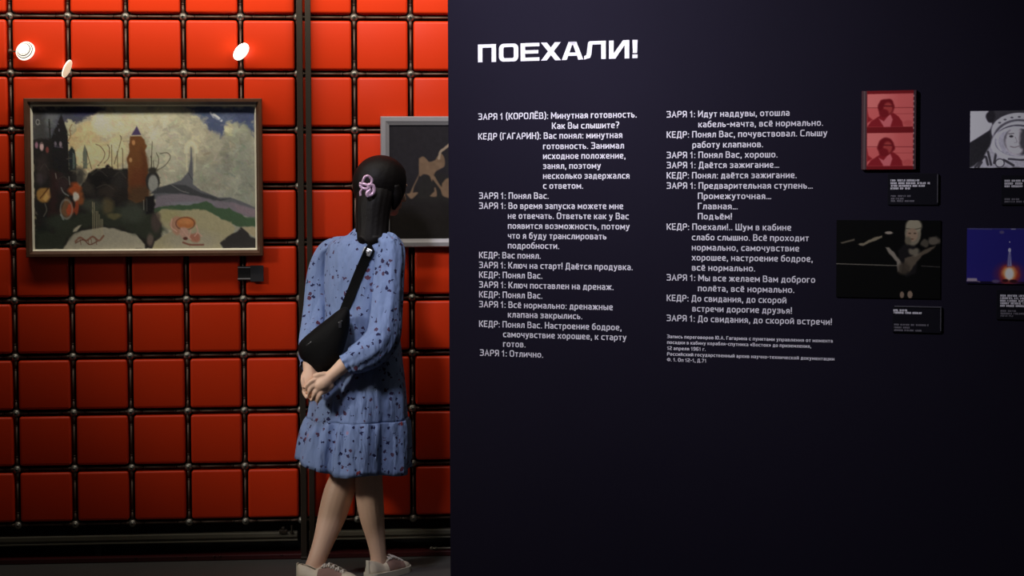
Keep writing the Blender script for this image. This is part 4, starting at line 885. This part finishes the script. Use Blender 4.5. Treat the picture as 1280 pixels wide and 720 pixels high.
# hair
def hair():
    bm = bmesh.new(); r = bmesh.ops.create_uvsphere(bm, u_segments=56, v_segments=36, radius=1)
    for v in r['verts']:
        d = v.co.copy(); a = math.atan2(d.x, d.y)     # local: x right, y forward, z up
        s = 1.0 + (.006 * math.cos(19 * a + 5 * d.z) + .004 * math.cos(33 * a - 9 * d.z)) * (1 - abs(d.z))
        face = max(0, min(1, (d.y - .62) / .18)) * max(0, min(1, (.52 - d.z) / .2))
        under = max(0, min(1, (-d.z - .45) / .3)) * max(0, min(1, (d.y - .15) / .3))
        s *= 1 - .34 * max(face, under)
        side = 1 + .05 * max(0, -d.y)
        v.co = HC + Hr * (d.x * .094 * s) + Hf * (d.y * .108 * s * side - .004) + Hu * (d.z * (.107 if d.z > 0 else .122) * s + .008)
    rows = [(220, 472, -.01, .040, .030), (232, 470, -.030, .062, .044), (242, 469, -.044, .068, .049), (252, 468, -.055, .066, .048), (262, 467, -.065, .063, .044), (278, 466.5, -.078, .060, .038), (292, 466, -.092, .059, .032), (299, 466.5, -.102, .056, .026), (304, 467.5, -.107, .046, .019), (306, 468, -.108, .030, .010)]
    D = spline(rows, 5); n = 60; rings = []
    for i, (py, cx, dy, hw, hd) in enumerate(D):
        c = B(cx, py, dy); ring = []
        for k in range(n):
            a = 2 * PI * k / n; s = 1 + .016 * math.cos(17 * a + .12 * i) + .012 * math.cos(29 * a - .2 * i) + .02 * math.cos(5 * a + .1 * i)
            ring.append(bm.verts.new(c + Vector((hw * s * math.cos(a), hd * s * math.sin(a), .006 * math.cos(5 * a) * (py > 296)))))
        rings.append(ring)
    for a, b in zip(rings, rings[1:]):
        for k in range(n): bm.faces.new((a[k], a[(k + 1) % n], b[(k + 1) % n], b[k]))
    bm.faces.new(rings[0]); bm.faces.new(rings[-1][::-1])
    # side locks by the cheek and loose wisps
    for q, rr in (([B(492, 232, -.03), B(495, 248, -.03), B(492, 262, -.03)], [.027, .023, .006]), ([B(449, 238, -.04), B(448, 262, -.06), B(446, 290, -.075)], [.010, .011, .005])):
        tube(bm, q, rr, 10, 5)
    return obj('hair', bm, M['hair'], person, True)
hr = hair()
bm = bmesh.new()
for pts, rad in (([(453, 229), (455.5, 222), (460, 220), (464.5, 224), (464, 229), (460, 231)], .0042), ([(460, 231), (466, 232), (467.5, 238), (465, 243), (460, 244.5), (459, 241), (463, 237)], .0058),
                 ([(449.5, 229.5), (455, 230), (460, 232.5), (459, 236), (453, 235), (450, 231)], .0046), ([(453, 236), (450.5, 240), (451, 245)], .0036), ([(461, 233), (462, 239), (460, 244)], .005)):
    tube(bm, [B(x, y, -.118 + .002 * abs(x - 458) * .5) for x, y in pts], [rad * 1.25] * len(pts), 10, 5)
obj('hair_clip', bm, M['clip'], hr, True)['label'] = 'lilac pink claw clip'

# shoes
def shoe(heel, ang, L_, parent, lowcut):
    t = bpy.data.objects.new('shoe', None)
    hw = lambda s: .034 * (1 - .9 * max(0, (s - .80) / .2) ** 2.2) * (1 - .55 * max(0, (.10 - s) / .10) ** 2) * (.86 + .26 * math.sin(PI * min(1, s * 1.05)) ** 2) + .002
    top = lambda s: float(np.interp(s, [0, .06, .16, .30, .42, .52, .62, .75, .88, .97, 1.0], [.066, .070, .066, .052, .064, .070, .062, .048, .041, .031, .022]))
    dirv = Vector((math.cos(ang), math.sin(ang), 0)); nrm = Vector((-dirv.y, dirv.x, 0))
    bm = bmesh.new(); rings = []; N = 30
    for i in range(N + 1):
        s = i / N; w_ = hw(s); h = top(s); c = heel + dirv * (s * L_); ring = []
        for k in range(17):
            a = PI * k / 16; x = math.cos(a); z = math.sin(a) ** .62
            ring.append(bm.verts.new(c + nrm * (w_ * x * (1 - .30 * z * (h > .05))) + Vector((0, 0, .016 + (h - .016) * z))))
        rings.append(ring)
    opening = lambda i, k: .05 < i / N < .40 and 6 <= k <= 9
    for i, (a, b) in enumerate(zip(rings, rings[1:])):
        for k in range(16):
            if opening(i, k): continue
            f = bm.faces.new((a[k], a[k + 1], b[k + 1], b[k])); s = i / N
            f.material_index = 1 if (.34 < s < .74 and (k < 5 or k > 10)) else 0
    bm.faces.new(rings[0]); bm.faces.new(rings[-1][::-1])
    up = obj('shoe', bm, [M['shoe'], M['shoe2']], parent, True); sm = up.modifiers.new('thickness', 'SOLIDIFY'); sm.thickness = 0.003
    bm = bmesh.new(); lo, hi = [], []
    for i in range(41):
        s = i / 40; lo.append((s, hw(s) * 1.06 + .002))
    outl = [heel + dirv * ((s - .012 + .024 * s) * L_) + nrm * w_ for s, w_ in lo] + [heel + dirv * ((s - .012 + .024 * s) * L_) - nrm * w_ for s, w_ in lo[::-1]]
    a = [bm.verts.new(p_) for p_ in outl]; b = [bm.verts.new(p_ + Vector((0, 0, .022))) for p_ in outl]
    bm.faces.new(a); bm.faces.new(b[::-1])
    for i in range(len(a)): j = (i + 1) % len(a); bm.faces.new((a[i], b[i], b[j], a[j]))
    obj('sole', bm, M['sole'], up)
    bm = bmesh.new()
    for i in range(5):
        s = .45 + i * .075; h = top(s) + .003; w_ = hw(s) * .55; c = heel + dirv * (s * L_)
        tube(bm, [c + nrm * w_ + Vector((0, 0, h - .006)) - dirv * .006, c + Vector((0, 0, h + .002)), c - nrm * w_ + Vector((0, 0, h - .006)) + dirv * .006], [.003] * 3, 8, 4)
        tube(bm, [c + nrm * w_ + Vector((0, 0, h - .006)) + dirv * .006, c + Vector((0, 0, h + .003)), c - nrm * w_ + Vector((0, 0, h - .006)) - dirv * .006], [.003] * 3, 8, 4)
    obj('laces', bm, M['lace'], up, True)
    bm = bmesh.new(); c = heel + dirv * (.0 * L_); box(bm, -.009, .009, -.003, .003, .018, .072, .002, 1)
    bmesh.ops.transform(bm, matrix=Matrix.Translation(c - dirv * .001) @ Matrix.Rotation(ang + PI / 2, 4, 'Z'), verts=bm.verts[:])
    obj('heel_tab', bm, M['sole'], up)
fl = lambda x, y: hit(x, y, (0, 0, 0), Vector((0, 0, 1))) - PORG
h1 = fl(372.5, 727); h2 = fl(460, 724)
shoe(h1, math.radians(-14), .238, person, True)
shoe(h2, math.radians(50), .225, person, True)

# ------------------------------------------------------------------ her crossbody bag
bag = thing('crossbody_bag', 'black crossbody bag slung across the back of the woman in blue', 'bag', PORG)
def torso_front(px, py, off=0.004):
    best, bp_ = 1e9, None
    for k in range(-100, 101):
        q = dress_pt(RINGS, py, math.radians(k), 0, 0, off); d = q + PORG - CAM_P; cl = CAM_R.to_3x3().transposed() @ d
        x = 640 + cl.x / -cl.z * F_PX
        if abs(x - px) < best: best, bp_ = abs(x - px), q
    return bp_
def ribbon(bm, pts, wd, th, n=8):
    P = [Vector(p_) for p_ in spline([list(p_) for p_ in pts], n)]; prev = None
    for i, p_ in enumerate(P):
        t = (P[min(i + 1, len(P) - 1)] - P[max(i - 1, 0)]).normalized()
        c = Vector((PORG.x * 0 + B(452, 350).x, 0, p_.z)); nrm = Vector((p_.x - c.x, p_.y - c.y, .45 if p_.z > 1.27 else 0.0)); nrm = (nrm - t * nrm.dot(t)).normalized(); s = t.cross(nrm)
        ring = [bm.verts.new(p_ + s * a * wd / 2 + nrm * b * th / 2) for a, b in ((-1, -1), (1, -1), (1, 1), (-1, 1))]
        if prev:
            for k in range(4): bm.faces.new((prev[k], prev[(k + 1) % 4], ring[(k + 1) % 4], ring[k]))
        else: bm.faces.new(ring)
        prev = ring
    bm.faces.new(prev[::-1])
bm = bmesh.new()
back = [B(420, 402, -.185), torso_front(428, 390, .012), torso_front(438, 366, .008), torso_front(447, 344, .008), torso_front(456, 324, .010), torso_front(463, 310, .016), B(472, 299, -.058), B(477, 293.5, -.015)]
def front(px, py): 
    cx, dy, w_, d_ = ring_at(RINGS, py); c = B(px, py, 0); return c + Vector((0, .02 + d_ * .95, 0))
frontp = [B(479, 294, .03), front(472, 304), front(455, 345) + Vector((0, .03, 0)), front(430, 390) + Vector((0, .02, 0)), B(392, 420, .10), B(381, 432, .0), B(380, 438, -.10)]
ribbon(bm, back + frontp, .037, .004); obj('strap', bm, M['strap'], bag)
q0, q1 = torso_front(457.5, 317, .017), torso_front(461, 309, .02); qc = (q0 + q1) / 2
bm = bmesh.new(); box(bm, -.017, .017, -.005, .003, -.014, .014, .003, 2); box(bm, -.009, .009, -.008, 0, -.006, .008, .003, 2)
bmesh.ops.transform(bm, matrix=Matrix.Translation(qc) @ Matrix.Rotation(-.25, 4, 'Z') @ Matrix.Rotation(.42, 4, 'Y'), verts=bm.verts[:])
obj('buckle', bm, M['silver'], bag)
OUT = [(372.5, 438), (373.5, 430), (379, 423), (388, 415), (399, 406), (411, 397), (421, 389), (430, 384), (436, 386), (437.5, 396), (437, 408), (434, 422), (430, 436), (424, 448), (414, 460), (405, 467), (397, 468.5), (389, 463), (381, 454), (375, 446)]
def bag_p(x, y, s, th):
    cx, cy = 407, 428; X_, Y_ = cx + (x - cx) * s, cy + (y - cy) * s; xm = (X_ - 445) / 330
    return B(X_, Y_, -.165 - .30 * (xm + .115) + th)
bm = bmesh.new(); rings = []
sm_out = spline([list(q) for q in OUT + OUT[:1]], 3)[:-1]
for s, th in ((.02, .036), (.5, .036), (.86, .028), (.97, .014), (1.0, -.004), (.97, -.022), (.90, -.033), (.78, -.042), (.6, -.049), (.4, -.053), (.2, -.055), (.02, -.0555)):
    rings.append([bm.verts.new(bag_p(x, y, s, th)) for x, y in sm_out])
for a, b in zip(rings, rings[1:]):
    for k in range(len(a)): bm.faces.new((a[k], a[(k + 1) % len(a)], b[(k + 1) % len(a)], b[k]))
bm.faces.new(rings[0]); bm.faces.new(rings[-1][::-1]); pouch = obj('pouch', bm, M['bag'], bag, True)
bm = bmesh.new(); zp = [(383, 432), (394, 424), (406, 415), (418, 406), (428, 401)]
tube(bm, [bag_p(x, y, 1, -.047) for x, y in zp], [.0028] * len(zp), 8, 4); obj('zipper', bm, M['plate'], pouch, True)
bm = bmesh.new(); box(bm, -.005, .005, -.003, .003, -.02, 0, .001, 1); bmesh.ops.translate(bm, vec=bag_p(425, 403, 1, -.052), verts=bm.verts[:]); obj('zip_pull', bm, M['plate'], pouch)
